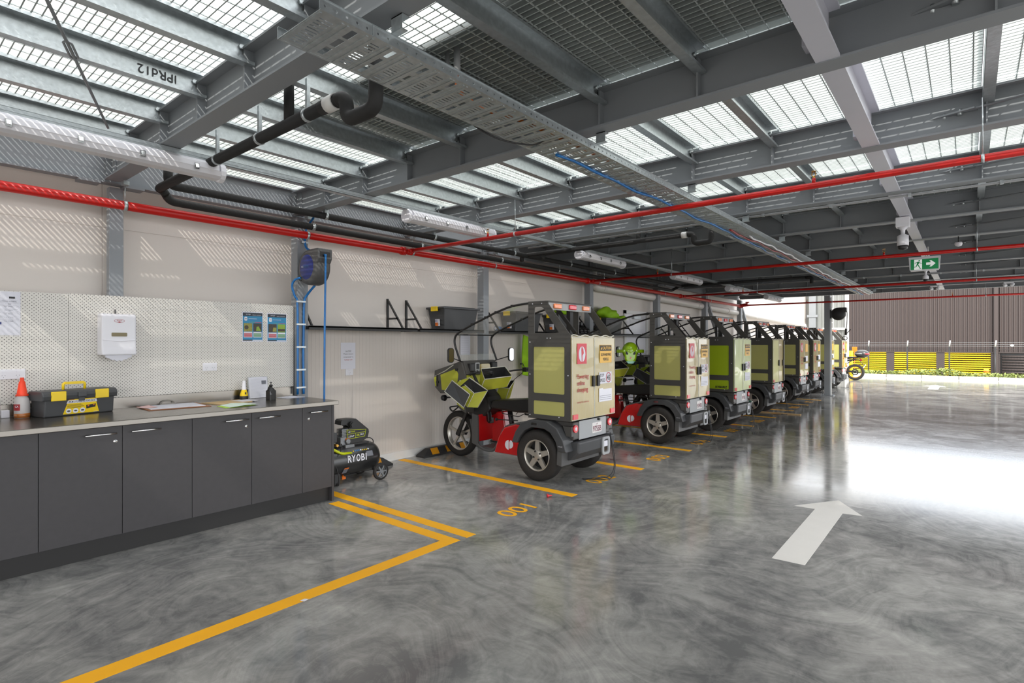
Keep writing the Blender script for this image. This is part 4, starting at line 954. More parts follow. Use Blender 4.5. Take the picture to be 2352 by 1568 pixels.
for a, b in zip(fr, fr[1:]+fr[:1]): mb.bar(o1+Y_*a[0]+Z_*a[1], o1+Y_*b[0]+Z_*b[1], .004, .004, up=(1, 0, 0))
mb.bar(o1+Y_*-.078+Z_*.503, o1+Y_*.14+Z_*.508, .003, .003); mb.bar(o1+Y_*.02+Z_*.455, o1+Y_*.02+Z_*.505, .003, .003)
mb.build('badge_frame', 'ryel', t)
text('AIR', .014, o1+Y_*-.066+Z_*.518, Y_, Z_, 'paper', t, w=.026, shear=.3, bold=.02); text('WAVE', .014, o1+Y_*-.038+Z_*.518, Y_, Z_, 'ryel', t, w=.05, shear=.3, bold=.02)
text('2.5HP', .02, o1+Y_*-.066+Z_*.468, Y_, Z_, 'paper', t, w=.07, shear=.2, bold=.02); text('50L', .02, o1+Y_*.03+Z_*.474, Y_, Z_, 'ryel', t, w=.04, shear=.2, bold=.02); text('FAST', .02, o1+Y_*.074+Z_*.476, Y_, Z_, 'paper', t, w=.046, shear=.2, bold=.02)
mb = MB()
for k in range(6): mb.box(-.045, -.105, .548-k*.016, .06, -.01, .556-k*.016)
mb.box(-.03, -.09, .45, .045, -.02, .56, 0).build('cylinder_fins', 'castm', t)
MB().cyl((.062, -.0, .60), (.10, -.0, .60), .035, 18).cyl((.10, 0, .6), (.115, 0, .6), .027, 18).build('air_filter', 'blk', t)
MB().box(-.05, -.12, .385, .06, .0, .48).box(-.03, -.08, .36, .09, .03, .40).cyl((.06, -.04, .43), (.085, -.04, .43), .03, 14).build('crankcase', 'castm', t, .01)
MB().box(.061, -.065, .435, .066, -.02, .462).build('orange_label', 'oran', t)
t_ps = MB().box(-.03, -.235, .43, .05, -.15, .53).build('pressure_switch', 'char', t, .008); MB().box(.0, -.245, .43, .052, -.232, .53).build('switch_trim', 'ryel', t_ps); MB().box(0, -.21, .53, .02, -.19, .545).build('red_button', 'lightr', t_ps)
MB().tube(bend([(.06, -.33, .42), (.11, -.27, .40), (.13, -.15, .325), (.12, -.03, .315)], .03), .014, 10).build('yellow_handle', 'ryel', t)
mb = MB()
for k, (y, z) in enumerate(((-.28, .40), (-.22, .37), (-.17, .405), (-.25, .345), (-.19, .34))): mb.cyl((.0, y, z), (.09, y, z), .014, 8)
mb.build('fittings', 'brass', t)
MB().tube(smooth([(.03, -.1, .42), (.12, -.14, .38), (.14, -.22, .26), (.165, -.2, .1), (.15, -.22, .02), (.05, -.3, .012)], 6), .005, 6).build('power_cord', 'blk', t)
MB().tube(bend([(.03, .17, .435), (.03, .25, .43), (.03, .29, .40), (.03, .29, .33)], .02), .005, 6).build('pressure_tube', 'blk', t)
def wheelsmall(par, x, y):
    g = MB().lathe([(.065, -.018), (.083, -.018), (.09, -.01), (.09, .01), (.083, .018), (.065, .018)], (x, y, .09), X_, 28).build('wheel', 'tyre', par)
    mb = MB().lathe([(.066, -.012), (.062, .014), (.066, .015)], (x, y, .09), X_, 24).cyl((x-.015, y, .09), (x+.018, y, .09), .018, 12)
    for k in range(6): a = k*pi/3; mb.bar((x+.006, y, .09), (x+.006, y+.066*cos(a), .09+.066*sin(a)), .014, .012, up=(1, 0, 0))
    mb.build('wheel_spokes', 'castm', g)
for x in (-.20, .20): wheelsmall(t, x, .27)
MB().cyl((-.2, .27, .09), (.2, .27, .09), .010, 8).build('axle', 'blk', t)
for x in (-.09, .09): MB().box(x-.012, -.21, .012, x+.012, -.15, .14).cyl((x, -.18, 0), (x, -.18, .03), .022, 10).build('foot', 'blk', t)
def ontank(y, ang, off=.002):
    a = radians(ang); nn = Vector((cos(a), 0, sin(a))); return Vector((0, y, z0))+nn*(R+off), nn, Vector((-sin(a), 0, cos(a)))
p_, n_, v_ = ontank(-.13, 3); 
for ch, yy, wd in (('R', -.10, .045), ('Y', -.05, .048), ('O', .002, .048), ('B', .056, .043), ('I', .108, .012)):
    text(ch, .072, p_+Y_*(yy+.13)-v_*.012, Y_, v_, 'paper', t, w=wd, bold=.022, ext=.0035)
p_, n_, v_ = ontank(.0, 36)
for k in range(9):
    c_ = 'yelp' if k in (0, 5, 6, 7) else ('bluep' if k in (1, 2, 3) else 'paper')
    y = -.02+k*.022; MB().prism([(y, 0), (y+.018, 0), (y+.009, .016)] if c_ == 'yelp' else circ(y+.009, .008, .009, 8), p_, Y_, v_, n_*.001).build('safety_symbol', c_, t)
p_, n_, v_ = ontank(.13, 24); MB().box(0, 0, 0, 0, 0, 0) ; MB().prism([(.0, -.04), (.075, -.04), (.075, .015), (0, .015)], p_+n_*.002, Y_, v_, n_*.001).build('spec_label', 'greyink', t)
p_, n_, v_ = ontank(-.14, -32); MB().prism([(0, -.035), (.05, -.035), (.06, .035), (.01, .035)], p_+n_*.003, Y_, v_, n_*.001).build('spec_label', 'greyink', t); MB().prism([(.01, .02), (.06, .02), (.062, .036), (.012, .036)], p_+n_*.0045, Y_, v_, n_*.001).build('orange_label', 'oran', t)
MB().cyl((.06, -.10, .085), (.085, -.10, .07), .012, 8).box(.075, -.115, .05, .085, -.075, .075).build('drain_valve', 'oran', t)
# ================================================================== FLOOR MARKINGS AND WHEEL STOPS
def flat(name, polys, m, lab, cat, grp=None, z=.0015):
    mb = MB()
    for P in polys: mb.prism(P, (0, 0, .0002), X_, Y_, (0, 0, z))
    return tag(mb.build(name, m), lab, cat, grp)
flat('bay_line', [[(.03, 2.952), (2.617, 2.952), (2.617, 3.052), (.03, 3.052)]], 'yell', 'yellow bay line running out from the bench end', 'floor line', 'yellow bay lines')
flat('bay_line', [[(1.045, 2.784), (2.617, 2.784), (2.617, 2.885), (1.045, 2.885)], [(2.509, -3), (2.617, -3), (2.617, 2.784), (2.509, 2.784)]], 'yell', 'yellow L-shaped line boxing in the floor before the bench', 'floor line', 'yellow bay lines')
for k in range(9):
    y = 4.42+1.4185*k
    flat('bay_line', [[(.05, y-.051), (2.613, y-.051), (2.613, y+.051), (.05, y+.051)]], 'yell', 'yellow line dividing bay %s from bay %s' % (NUM[k+1], NUM[k+2]), 'floor line', 'yellow bay lines')
for k in range(9):
    y = 3.71+1.4185*k
    t = thing('bay_number', 'yellow painted floor number of bay %s' % NUM[k+1], 'floor number', (0, 0, 0), group='painted bay numbers')
    text('%03d' % (k+1), .19, (2.56, y-.19, .0), Y_, (-1, 0, 0), 'yell', t, w=.375, bold=.012, ext=.0017, name='digits')
flat('floor_arrow', [[(4.473, 3.985), (4.672, 3.993), (4.67, 5.412), (4.81, 5.436), (4.571, 5.841), (4.298, 5.398), (4.461, 5.405)]], 'wpaint', 'large white arrow on the floor at right pointing away', 'floor arrow')
flat('floor_arrow', [[(4.50, 21.7), (4.76, 21.7), (4.76, 23.1), (4.93, 23.1), (4.63, 24.0), (4.30, 23.1), (4.50, 23.1)]], 'wpaint', 'small far white arrow on the floor near the kerb', 'floor arrow')
for k in range(9):
    y0 = 3.22+1.4185*k; L = .93
    t = thing('wheel_stop', 'black rubber wheel stop with yellow blocks in bay %s' % NUM[k+1], 'wheel stop', (.15, y0, 0), group='rubber wheel stops')
    e = .11
    v = [(-.08, 0, 0), (.08, 0, 0), (.08, L, 0), (-.08, L, 0), (-.08, 0, .022), (.08, 0, .022), (.08, L, .022), (-.08, L, .022), (-.03, e, .10), (.03, e, .10), (.03, L-e, .10), (-.03, L-e, .10)]
    MB().add(v, [(0, 3, 2, 1), (0, 1, 5, 4), (1, 2, 6, 5), (2, 3, 7, 6), (3, 0, 4, 7), (4, 5, 9, 8), (5, 6, 10, 9), (6, 7, 11, 10), (7, 4, 8, 11), (8, 9, 10, 11)]).build('block', 'stop', t)
    for j in range(3):
        ya_ = .14+j*.26
        MB().add([(.0795, ya_, .028), (.0795, ya_+.12, .028), (.0330, ya_+.12, .098), (.0330, ya_, .098), (.082, ya_, .028), (.082, ya_+.12, .028), (.0345, ya_+.12, .1), (.0345, ya_, .1)], [(4, 5, 6, 7), (0, 1, 5, 4), (1, 2, 6, 5), (2, 3, 7, 6), (3, 0, 4, 7)]).build('yellow_block', 'stopy', t)
tag(MB().lathe([(0, 0), (.016, 0), (.018, .01), (.008, .02), (.006, .05), (0, .05)], (2.44, 4.21, .014), (.5, .8, 0), 12).build('red_cap', 'lightr'), 'small red plastic cap lying on the floor before bay 002', 'cap')
tag(MB().add([(2.60, 1.63, .003), (2.63, 1.64, .004), (2.635, 1.665, .010), (2.60, 1.66, .004)], [(0, 1, 2, 3)]).build('paper_scrap', 'paper'), 'tiny white paper scrap on the long yellow line', 'scrap')
tag(MB().box(2.0, 12.2, .002, 2.9, 12.26, .02).build('timber_offcut', 'wood'), 'narrow timber offcut lying behind the fifth scooter', 'timber')
# ================================================================== THREE-WHEELED DELIVERY SCOOTERS
# built in local coordinates: x away from the wall (rear of the scooter at +x), y along the wall, origin on the floor
OX = -1.2
tyr_r = MB().lathe([(.165, -.062), (.20, -.074), (.245, -.074), (.265, -.058), (.27, -.03), (.27, .03), (.265, .058), (.245, .074), (.20, .074), (.165, .062)], (0, 0, 0), Y_, 44).mesh('tyre', 'tyre')
gm = MB()
for q in (-.03, 0, .03): gm.lathe([(.2705, q-.003), (.2715, q), (.2705, q+.003)], (0, 0, 0), Y_, 44)
tread_r = gm.mesh('tread_grooves', 'ink')
def alloy(r, cap=None):
    mb = MB().lathe([(r, -.06), (r-.006, -.066), (r-.014, -.06), (r-.016, -.03), (r-.02, .05)], (0, 0, 0), Y_, 40)
    holes = []
    for k in range(5):
        a = k*2*pi/5+pi/2+pi/5; w0, w1 = .22, .44
        P = [(r*.40*cos(a), r*.40*sin(a))]+[((r-.016)*cos(a+q), (r-.016)*sin(a+q)) for q in (-w1, -w1/2, 0, w1/2, w1)]
        P = [(r*.38*cos(a+q), r*.38*sin(a+q)) for q in (-.14,)]+[((r-.018)*cos(a+q), (r-.018)*sin(a+q)) for q in (-.47, -.24, 0, .24, .47)]+[(r*.38*cos(a+.14), r*.38*sin(a+.14))]
        holes.append(P)
    mb.prism([circ(0, 0, r-.012, 40)]+holes, (0, -.05, 0), X_, Z_, (0, .022, 0))
    mb.lathe([(.0, -.058), (r*.2, -.056), (r*.3, -.05)], (0, 0, 0), Y_, 20)
    mb.prism(circ(0, 0, r-.02, 24), (0, .02, 0), X_, Z_, (0, .004, 0), 1)
    for k in range(4):
        a = k*pi/2+.5; mb.cyl((r*.27*cos(a), -.062, r*.27*sin(a)), (r*.27*cos(a), -.05, r*.27*sin(a)), .010, 6, 1)
    return mb.mesh('alloy_wheel', ['alloy', 'ink'])
rim_r = alloy(.168)
tyr_f = MB().lathe([(.215, -.04), (.25, -.05), (.275, -.045), (.29, -.02), (.29, .02), (.275, .045), (.25, .05), (.215, .04)], (0, 0, 0), Y_, 44).mesh('tyre', 'tyre')
fm = MB().lathe([(.218, -.03), (.205, -.035), (.20, -.02), (.20, .02), (.205, .035), (.218, .03)], (0, 0, 0), Y_, 40).cyl((0, -.05, 0), (0, .05, 0), .035, 16)
for k in range(5):
    a = k*2*pi/5+.3; fm.bar((0, 0, 0), (.205*cos(a), 0, .205*sin(a)), .026, .030, up=(0, 1, 0))
rim_f = fm.mesh('spoked_rim', 'alloy')
def sidepanel(s, yel, nm='side_panel'):
    y = s*.435
    outer = [(1.87, .655), (2.41, .655), (2.41, 1.525), (2.12, 1.872), (1.87, 1.885)]
    win = [(1.95, 1.555), (2.262, 1.555), (2.262, 1.565), (2.07, 1.815), (2.04, 1.83), (1.96, 1.83), (1.95, 1.82)]
    return outer, win
def pouch(t, c, u, v, n, w, h, d, m='pouch'):
    """open bag: mouth centred at c, spanned by u (width) and v (other side), hanging along n"""
    c, u, v, n = Vector(c), Vector(u).normalized(), Vector(v).normalized(), Vector(n).normalized()
    P = [c-u*w/2-v*h/2, c+u*w/2-v*h/2, c+u*w/2+v*h/2, c-u*w/2+v*h/2]; Q = [c+(p-c)*.82+n*d for p in P]
    b = MB().add(P+Q, [(0, 1, 5, 4), (1, 2, 6, 5), (2, 3, 7, 6), (3, 0, 4, 7), (4, 5, 6, 7)]).build('letter_pouch', m, t)
    I = [c+(p-c)*.96 for p in P]; J = [c+(p-c)*.78+n*d*.93 for p in P]
    MB().add(I+J, [(0, 4, 5, 1), (1, 5, 6, 2), (2, 6, 7, 3), (3, 7, 4, 0), (4, 7, 6, 5)]).build('lining', 'pouchin', b)
    MB().tube(P, .007, 6, closed=True).build('piping', 'piping', b)
    MB().tube([P[0], Q[0]], .005, 5).tube([P[1], Q[1]], .005, 5).build('piping', 'piping', b)
    MB().prism([(-.03, 0), (.03, 0), (.03, .022), (-.03, .022)], P[0]*.5+P[1]*.5+n*.025, u, n, -v*.003).build('patch', 'ink', b)
def trike(lab, y, dx=0, yel='faded', door='cream', pou='pouch', pv=0, opened=False, plate_txt='975SB', cap=False, detail=True):
    t = thing('delivery_scooter', lab, 'scooter', (1.2+dx, y, 0), group='three-wheeled delivery scooters')
    K = []
    # wheels
    for s in (-1, 1):
        w_ = obj('rear_wheel', tyr_r, t); w_.location = (2.0, s*.40, .27)
        o = obj('alloy_wheel', rim_r, w_)
        if s > 0: o.rotation_euler = (0, 0, pi)
        obj('tread_grooves', tread_r, w_)
        if cap and s < 0: MB().cyl((0, -.064, 0), (0, -.058, 0), .024, 16).build('hub_cap', 'teal', w_)
    w_ = obj('front_wheel', tyr_f, t); w_.location = (.44, -.02, .289); obj('spoked_rim', rim_f, w_)
    mb = MB()
    for s in (-.085, .045): mb.bar((.46, s, .27), (.74, s*1.3, .80), .022, .04).bar((.44, s, .29), (.53, s, .44), .02, .03)
    mb.tube(bend([(.60, -.09, .72), (.36, -.09, .56), (.30, -.09, .62), (.30, .09, .62), (.60, .09, .72)], .04), .010, 8)
    mb.cyl((.44, -.09, .289), (.44, .05, .289), .02, 10)
    mb.build('front_fork', 'blk', t)
    # footboard, frame tubes, red body panels
    mb = MB().box(.98, -.24, .19, 1.35, .24, .215).box(1.3, -.3, .19, 2.3, .3, .26)
    for s in (-1, 1): mb.tube(smooth([(.80, s*.2, .52), (.90, s*.23, .28), (1.04, s*.25, .195), (1.20, s*.25, .195), (1.30, s*.26, .30), (1.40, s*.27, .47), (1.55, s*.28, .53), (1.85, s*.3, .60)], 5), .017, 10)
    mb.build('frame_tubes', 'darkgrey', t)
    MB().prism([(-.23, .26), (.20, .26), (.22, .60), (-.22, .585)], (.92, 0, 0), Y_, Z_, (.03, 0, 0)).prism([(.93, .24), (1.17, .23), (1.12, .62), (.95, .60)], (0, .03, 0), X_, Z_, (0, .12, 0)).build('leg_shield', 'tred', t, .015)
    MB().prism([(.86, .24), (.96, .21), (.95, .58), (.86, .60)], (0, -.25, 0), X_, Z_, (0, .03, 0)).build('leg_shield_edge', 'darkgrey', t, .006)
    MB().prism([(.86, .24), (.96, .21), (.95, .62), (.86, .64)], (0, .21, 0), X_, Z_, (0, .03, 0)).build('leg_shield_edge', 'darkgrey', t, .006)
    MB().prism([(1.27, .19), (1.72, .19), (1.78, .53), (1.58, .54), (1.42, .49), (1.34, .38)], (0, -.31, 0), X_, Z_, (0, .62, 0)).build('body_panel', 'tred', t, .015)
    mb = MB().prism([(x, z) for x, z in [(1.495+.055*cos(a*pi/10+pi/2), .30+.055*sin(a*pi/10+pi/2)) for a in range(11)]], (0, -.3125, 0), X_, Z_, (0, .001, 0))
    mb.prism([(1.505+.055*cos(a*pi/10-pi/2), .31+.05*sin(a*pi/10-pi/2)) for a in range(10)]+[(1.505, .335)], (0, -.3125, 0), X_, Z_, (0, .001, 0))
    mb.build('round_emblem', 'paper', t)
    # fenders and tail
    for s in (-1, 1):
        A = [(1.69, .38), (1.74, .50), (1.82, .60), (1.94, .645), (2.16, .645), (2.28, .585), (2.36, .47), (2.40, .35)]; B = [(1.765, .38), (1.80, .45), (1.87, .525), (1.96, .565), (2.12, .565), (2.20, .53), (2.265, .45), (2.30, .35)]
        f = MB().prism(A+B[::-1], (0, s*.50, 0), X_, Z_, (0, -s*.18, 0)).build('fender', 'char', t, .02)
        MB().prism([(2.27, .21), (2.33, .20), (2.335, .385), (2.28, .40)], (0, s*.48, 0), X_, Z_, (0, -s*.15, 0)).build('mud_flap', 'darkgrey', f, .004)
        if s < 0:
            MB().box(1.965, -.5045, .595, 2.035, -.5, .618).build('fender_badge', 'chrome' if not cap else 'lighto', f)
            text('KYBURZ', .011, (2.30, -.501, .40), X_, Z_, 'paper', f, w=.055)
    MB().prism([(2.12, .64), (2.40, .64), (2.40, .46), (2.24, .42), (2.16, .5)], (0, -.36, 0), X_, Z_, (0, .72, 0)).build('tail_housing', 'frame', t, .01)
    MB().prism([(2.22, .43), (2.47, .445), (2.46, .33), (2.40, .26), (2.28, .235), (2.22, .26)], (0, -.37, 0), X_, Z_, (0, .74, 0)).build('bumper_tub', 'char', t, .02)
    MB().prism([(-.27, .455), (.27, .455), (.27, .645), (-.27, .645)], (2.401, 0, 0), Y_, Z_, (.006, 0, 0)).build('tail_plate', 'pipeg', t)
    p_ = MB().prism(rrect(-.02, .49, .17, .60, .01), (2.408, 0, 0), Y_, Z_, (.003, 0, 0)).build('number_plate', 'plate', t)
    text(plate_txt, .060, (2.4125, -.008, .505), Y_, Z_, 'pink', p_, w=.165, bold=.01); text('QLD', .014, (2.4125, .06, .578), Y_, Z_, 'pink', p_, w=.03)
    MB().cyl((2.405, .10, .63), (2.43, .10, .63), .014, 8).build('lock_knob', 'ink', t)
    MB().prism([rrect(.08, .25, .235, .44, .03), rrect(.11, .275, .205, .415, .02)], (2.465, 0, 0), Y_, Z_, (.014, 0, 0)).box(2.462, .115, .335, 2.47, .20, .395, 1).build('tow_bracket', ['pipeg', 'paper'], t)
    for s in (-1, 1):
        g = MB().prism([(2.30, .60), (2.405, .60), (2.405, .50), (2.34, .50)], (0, s*.30, 0), X_, Z_, (0, s*.11, 0)).build('lamp_housing', 'frame', t)
        MB().cyl((2.40, s*.345, .575), (2.418, s*.345, .575), .040, 20).build('tail_light', 'lightr', g); MB().cyl((2.418, s*.345, .575), (2.42, s*.345, .575), .018, 12).build('lens_centre', 'paper', g)
    # cargo box
    MB().box(1.88, -.42, .66, 2.405, .42, 1.52).build('cargo_box', door if door == 'limef' else 'cream', t)
    outer, win = sidepanel(1, yel)
    for s in (-1, 1):
        w1 = rrect(1.94, .925, 2.335, 1.41, .015); w2 = rrect(1.94, .70, 2.335, .845, .015)
        sp = MB().prism([outer, win, w1, w2], (0, s*.435, 0), X_, Z_, (0, -s*.012, 0)).build('side_panel', 'frame', t)
        MB().prism(w1, (0, s*.428, 0), X_, Z_, (0, -s*.004, 0)).build('side_window', yel, sp); MB().prism(w2, (0, s*.428, 0), X_, Z_, (0, -s*.004, 0)).build('side_window', yel, sp)
        mb = MB()
        for x, z in ((1.895, .69), (2.27, .69), (1.895, 1.12), (2.38, 1.12), (1.895, 1.46), (2.12, 1.50), (2.16, 1.50), (1.93, 1.865), (2.05, 1.865)): mb.cyl((x, s*.435, z), (x, s*.439, z), .006, 8)
        mb.build('rivets', 'paper', sp)
    if yel == 'lime': text('KYBURZ', .035, (2.12, -.4365, .715), X_, Z_, 'ink', t, w=.19, bold=.03)
    MB().box(1.86, -.43, 1.875, 2.13, .43, 1.893).build('roof_panel', 'frame', t, .006)
    mb = MB().box(2.11, -.42, 1.80, 2.125, .42, 1.875).build('light_bar', 'pipeg', t)
    for yy, m_ in ((-.27, 'lighto'), (.02, 'lightr'), (.29, 'lighto')): MB().box(2.125, yy-.065, 1.815, 2.15, yy+.065, 1.865).build('marker_light', m_, mb, .008)
    MB().box(2.0, -.1, 1.52, 2.03, -.07, 1.86).box(2.0, .10, 1.52, 2.05, .16, 1.86).bar((2.02, -.12, 1.83), (2.28, -.14, 1.55), .02, .04).build('inner_struts', 'blk', t)
    pts = [(2.415, -.43+k*.043, 1.525+.008*sin(k*1.3)) for k in range(21)]
    MB().tube(pts, .006, 6).build('top_piping', 'piping', t)
    # rear doors under clear film
    for s in (-1, 1):
        if opened and s > 0:
            d = MB().box(2.02, .447, .665, 2.41, .467, 1.50).build('rear_door', door, t, .004); MB().box(2.408, .405, .665, 2.425, .447, 1.5).build('hinge_strip', 'frame', d); MB().box(2.407, .35, .98, 2.425, .38, 1.10).build('latch', 'ink', d); continue
        y0, y1 = (-.432, -.006) if s < 0 else (.006, .432)
        mb = MB(); nx, nz = 6, 14; vs = []; rr = random.Random(int(y*10)+s)
        for b in range(nz+1):
            for a in range(nx+1):
                e = 0 if a in (0, nx) or b in (0, nz) else rr.uniform(-.002, .005)
                vs.append((2.424+e, y0+(y1-y0)*a/nx, .665+(1.505-.665)*b/nz))
        mb.add(vs, [(b*(nx+1)+a, b*(nx+1)+a+1, (b+1)*(nx+1)+a+1, (b+1)*(nx+1)+a) for a in range(nx) for b in range(nz)], 0, True)
        mb.box(2.408, y0, .665, 2.42, y1, 1.505)
        d = mb.build('rear_door', door, t)
        MB().tube([(2.425, y0, .665), (2.425, y1, .665), (2.425, y1, 1.505), (2.425, y0, 1.505)], .005, 6, closed=True).build('piping', 'piping', d)
        hy = -.035 if s < 0 else .06
        MB().prism(rrect(hy-.022, .99, hy+.022, 1.105, .012), (2.425, 0, 0), Y_, Z_, (.022, 0, 0)).build('latch', 'ink', d, .004)
        if detail:
            q = 2.4315
            if s < 0 and door != 'limef':
                MB().box(q-.003, -.345, 1.235, q, -.165, 1.445).build('red_square', 'logo', d)
                MB().prism(circ(-.255, 1.335, .062, 24, .08), (q, 0, 0), Y_, Z_, (.001, 0, 0)).build('emblem', 'paper', d)
                MB().prism([(-.262, 1.25), (-.25, 1.25), (-.25, 1.32), (-.225, 1.345), (-.235, 1.385), (-.262, 1.42), (-.27, 1.38)], (q+.0012, 0, 0), Y_, Z_, (.001, 0, 0)).build('emblem_slit', 'logo', d)
                for k, (s_, wd) in enumerate((('Powering', .215), ('online', .14), ('shopping', .205))): text(s_, .047, (q, -.345, 1.085-.068*k), Y_, Z_, 'inkr', d, w=wd, bold=.012)
                text('auspost.com.au', .022, (q, -.345, .835), Y_, Z_, 'inkr', d, w=.225)
            if s > 0:
                c = MB().prism(rrect(.10, 1.235, .355, 1.43, .01), (q-.002, 0, 0), Y_, Z_, (.002, 0, 0)).build('caution_sign', 'caut', d)
                MB().box(q, .105, 1.365, q+.001, .35, 1.425).build('sign_header', 'ink', c)
                text('CAUTION', .032, (q+.0015, .15, 1.38), Y_, Z_, 'caut', c, w=.185, bold=.02); MB().prism([(.115, 1.38), (.145, 1.38), (.13, 1.412)], (q+.0015, 0, 0), Y_, Z_, (.001, 0, 0)).build('warning_triangle', 'caut', c)
                text('SLOW MOVING', .030, (q+.0005, .12, 1.31), Y_, Z_, 'ink', c, w=.215, bold=.02); text('VEHICLE', .030, (q+.0005, .165, 1.26), Y_, Z_, 'ink', c, w=.12, bold=.02)
                c = MB().box(q-.002, .085, 1.01, q, .355, 1.135).build('speed_sign', 'paper', d)
                text('TOP', .034, (q+.0005, .10, 1.085), Y_, Z_, 'ink', c, w=.085, bold=.01); text('SPEED', .034, (q+.0005, .09, 1.03), Y_, Z_, 'ink', c, w=.125, bold=.01)
                MB().prism([circ(.285, 1.073, .056, 24), circ(.285, 1.073, .046, 24)], (q+.0003, 0, 0), Y_, Z_, (.0008, 0, 0)).build('red_ring', 'inkr', c); text('45', .055, (q+.0005, .25, 1.046), Y_, Z_, 'ink', c, w=.07, bold=.02)
                c = MB().box(q-.002, .085, .815, q, .36, .95).build('white_note', 'paper', d)
                for k in range(3): MB().box(q, .10, .835+.02*k, q+.0006, .34, .839+.02*k).build('text_line', 'greyink', c)
                MB().box(q, .085, .945, q+.001, .17, .96).build('tape', 'plastic_w', c)
        MB().box(2.426, s*.375-.045, .675, 2.434, s*.375+.045, .725).build('reflector', 'lightr', d)
    # seat
    MB().prism([(1.05, .70), (1.09, .665), (1.5, .645), (1.9, .67), (1.9, .82), (1.6, .815), (1.4, .79), (1.1, .765)], (0, -.15, 0), X_, Z_, (0, .30, 0)).build('seat', 'seat', t, .03)
    MB().prism([(1.80, .75), (1.87, .75), (1.87, 1.18), (1.82, 1.15)], (0, -.16, 0), X_, Z_, (0, .32, 0)).build('backrest', 'seat', t, .02)
    MB().tube([(1.25, 0, .65), (1.3, 0, .40)], .03, 8).bar((1.5, -.02, .62), (1.9, -.02, .60), .02, .02).tube(bend([(1.22, -.12, .66), (1.25, -.14, .62), (1.5, -.14, .60), (1.6, -.14, .65)], .02), .005, 6).bar((1.30, -.3, .57), (1.6, -.28, .58), .01, .012).cyl((1.29, -.3, .57), (1.31, -.3, .57), .016, 8).build('seat_frame', 'blk', t)
    # steering column, handlebar and dash
    MB().prism([(.70, .55), (.98, .56), (1.08, .66), (1.02, .80), (.90, .92), (.74, .92), (.68, .75)], (0, -.15, 0), X_, Z_, (0, .26, 0)).build('steering_shroud', 'blk', t, .03)
    MB().bar((.97, -.10, .80), (1.03, -.12, .50), .05, .05).box(1.0, -.12, .48, 1.05, -.06, .55).build('shroud_strap', 'seat', t, .006)
    for s in (-1, 1):
        if s < 0: hb = MB().tube(smooth([(1.0, 0, 1.05), (1.08, s*.2, 1.10), (1.18, s*.33, 1.11), (1.28, s*.36, 1.11)], 4), .011, 8)
        else: hb.tube(smooth([(1.0, 0, 1.05), (1.08, s*.2, 1.10), (1.22, s*.36, 1.12), (1.32, s*.40, 1.12)], 4), .011, 8)
    hb.build('handlebar', 'blk', t)
    MB().cyl((1.26, .38, 1.12), (1.38, .42, 1.12), .018, 10).cyl((1.20, -.35, 1.11), (1.32, -.38, 1.11), .018, 10).box(1.19, .32, 1.09, 1.25, .38, 1.145).box(1.13, -.34, 1.085, 1.19, -.29, 1.13).tube(smooth([(1.2, .35, 1.13), (1.18, .34, 1.19), (1.16, .33, 1.19)], 4), .005, 6).ball((1.16, .33, 1.19), .014, 8).build('grips', 'ink', t)
    mb = MB().tube(smooth([(.78, .2, .75), (1.0, .32, .95), (1.17, .36, 1.08)], 5), .004, 5).tube(smooth([(1.22, .4, 1.1), (1.25, .42, .9), (1.2, .4, .7), (1.1, .3, .55)], 5), .004, 5); mb.build('control_cables', 'ink', t)
    # front box
    side = [(.24, 1.0), (.25, 1.10), (.58, 1.19), (.73, 1.235), (.80, 1.06), (.80, .60), (.70, .64), (.58, .83), (.36, .815), (.26, .89)]
    f = MB().prism(side, (0, -.30, 0), X_, Z_, (0, .60, 0)).build('front_box', 'frame', t, .008)
    for s in (-1, 1):
        MB().prism([(.365, 1.05), (.64, 1.135), (.68, 1.07), (.67, .98), (.60, .855), (.39, .862)], (0, s*.303, 0), X_, Z_, (0, -s*.004, 0)).prism([(.245, .99), (.25, 1.015), (.30, 1.03), (.305, .90), (.27, .90)], (0, s*.303, 0), X_, Z_, (0, -s*.004, 0)).prism([(.66, .70), (.78, .64), (.78, .80), (.64, .84)], (0, s*.303, 0), X_, Z_, (0, -s*.004, 0)).build('box_panel', pou if yel != 'lime' else 'lime', f)
        MB().tube([(.24, s*.305, 1.02), (.45, s*.305, 1.10), (.60, s*.305, 1.18)], .005, 6).build('piping', 'piping', f)
        MB().box(.295, s*.303-.006, .90, .315, s*.303+.006, 1.05).cyl((.315, s*.30, .955), (.315, s*.318, .955), .018, 8).cyl((.655, s*.30, 1.125), (.655, s*.318, 1.125), .018, 8).build('catch', 'blk', f)
    MB().prism([(-.28, .90), (.28, .90), (.28, 1.06), (-.28, 1.06)], (.802, 0, 0), Y_, Z_, (.004, 0, 0)).build('dash_panel', pou, f)
    MB().prism([(0, 0), (.035, 0), (-.035, .16), (-.07, .16)], (.795, -.29, 1.07), X_, Z_, (0, .58, 0)).build('dashboard', 'frame', t, .006)
    MB().box(.765, -.24, 1.10, .83, -.09, 1.20).build('phone_cradle', 'blk', t, .01); MB().prism(rrect(-.16, 1.10, -.085, 1.21, .012), (.832, 0, 0), Y_, Z_, (.006, 0, 0)).prism(rrect(-.148, 1.13, -.097, 1.195, .004), (.839, 0, 0), Y_, Z_, (.001, 0, 0), 1).build('scanner', ['pipeg', 'ink'], t)
    MB().prism(rrect(-.05, 1.09, .13, 1.19, .03), (.80, 0, 0), Y_, Z_, (.02, 0, 0)).build('map_pocket', 'cream', t, .008); MB().box(.78, .16, 1.09, .83, .26, 1.21).build('cup_holder', 'ink', t, .01)
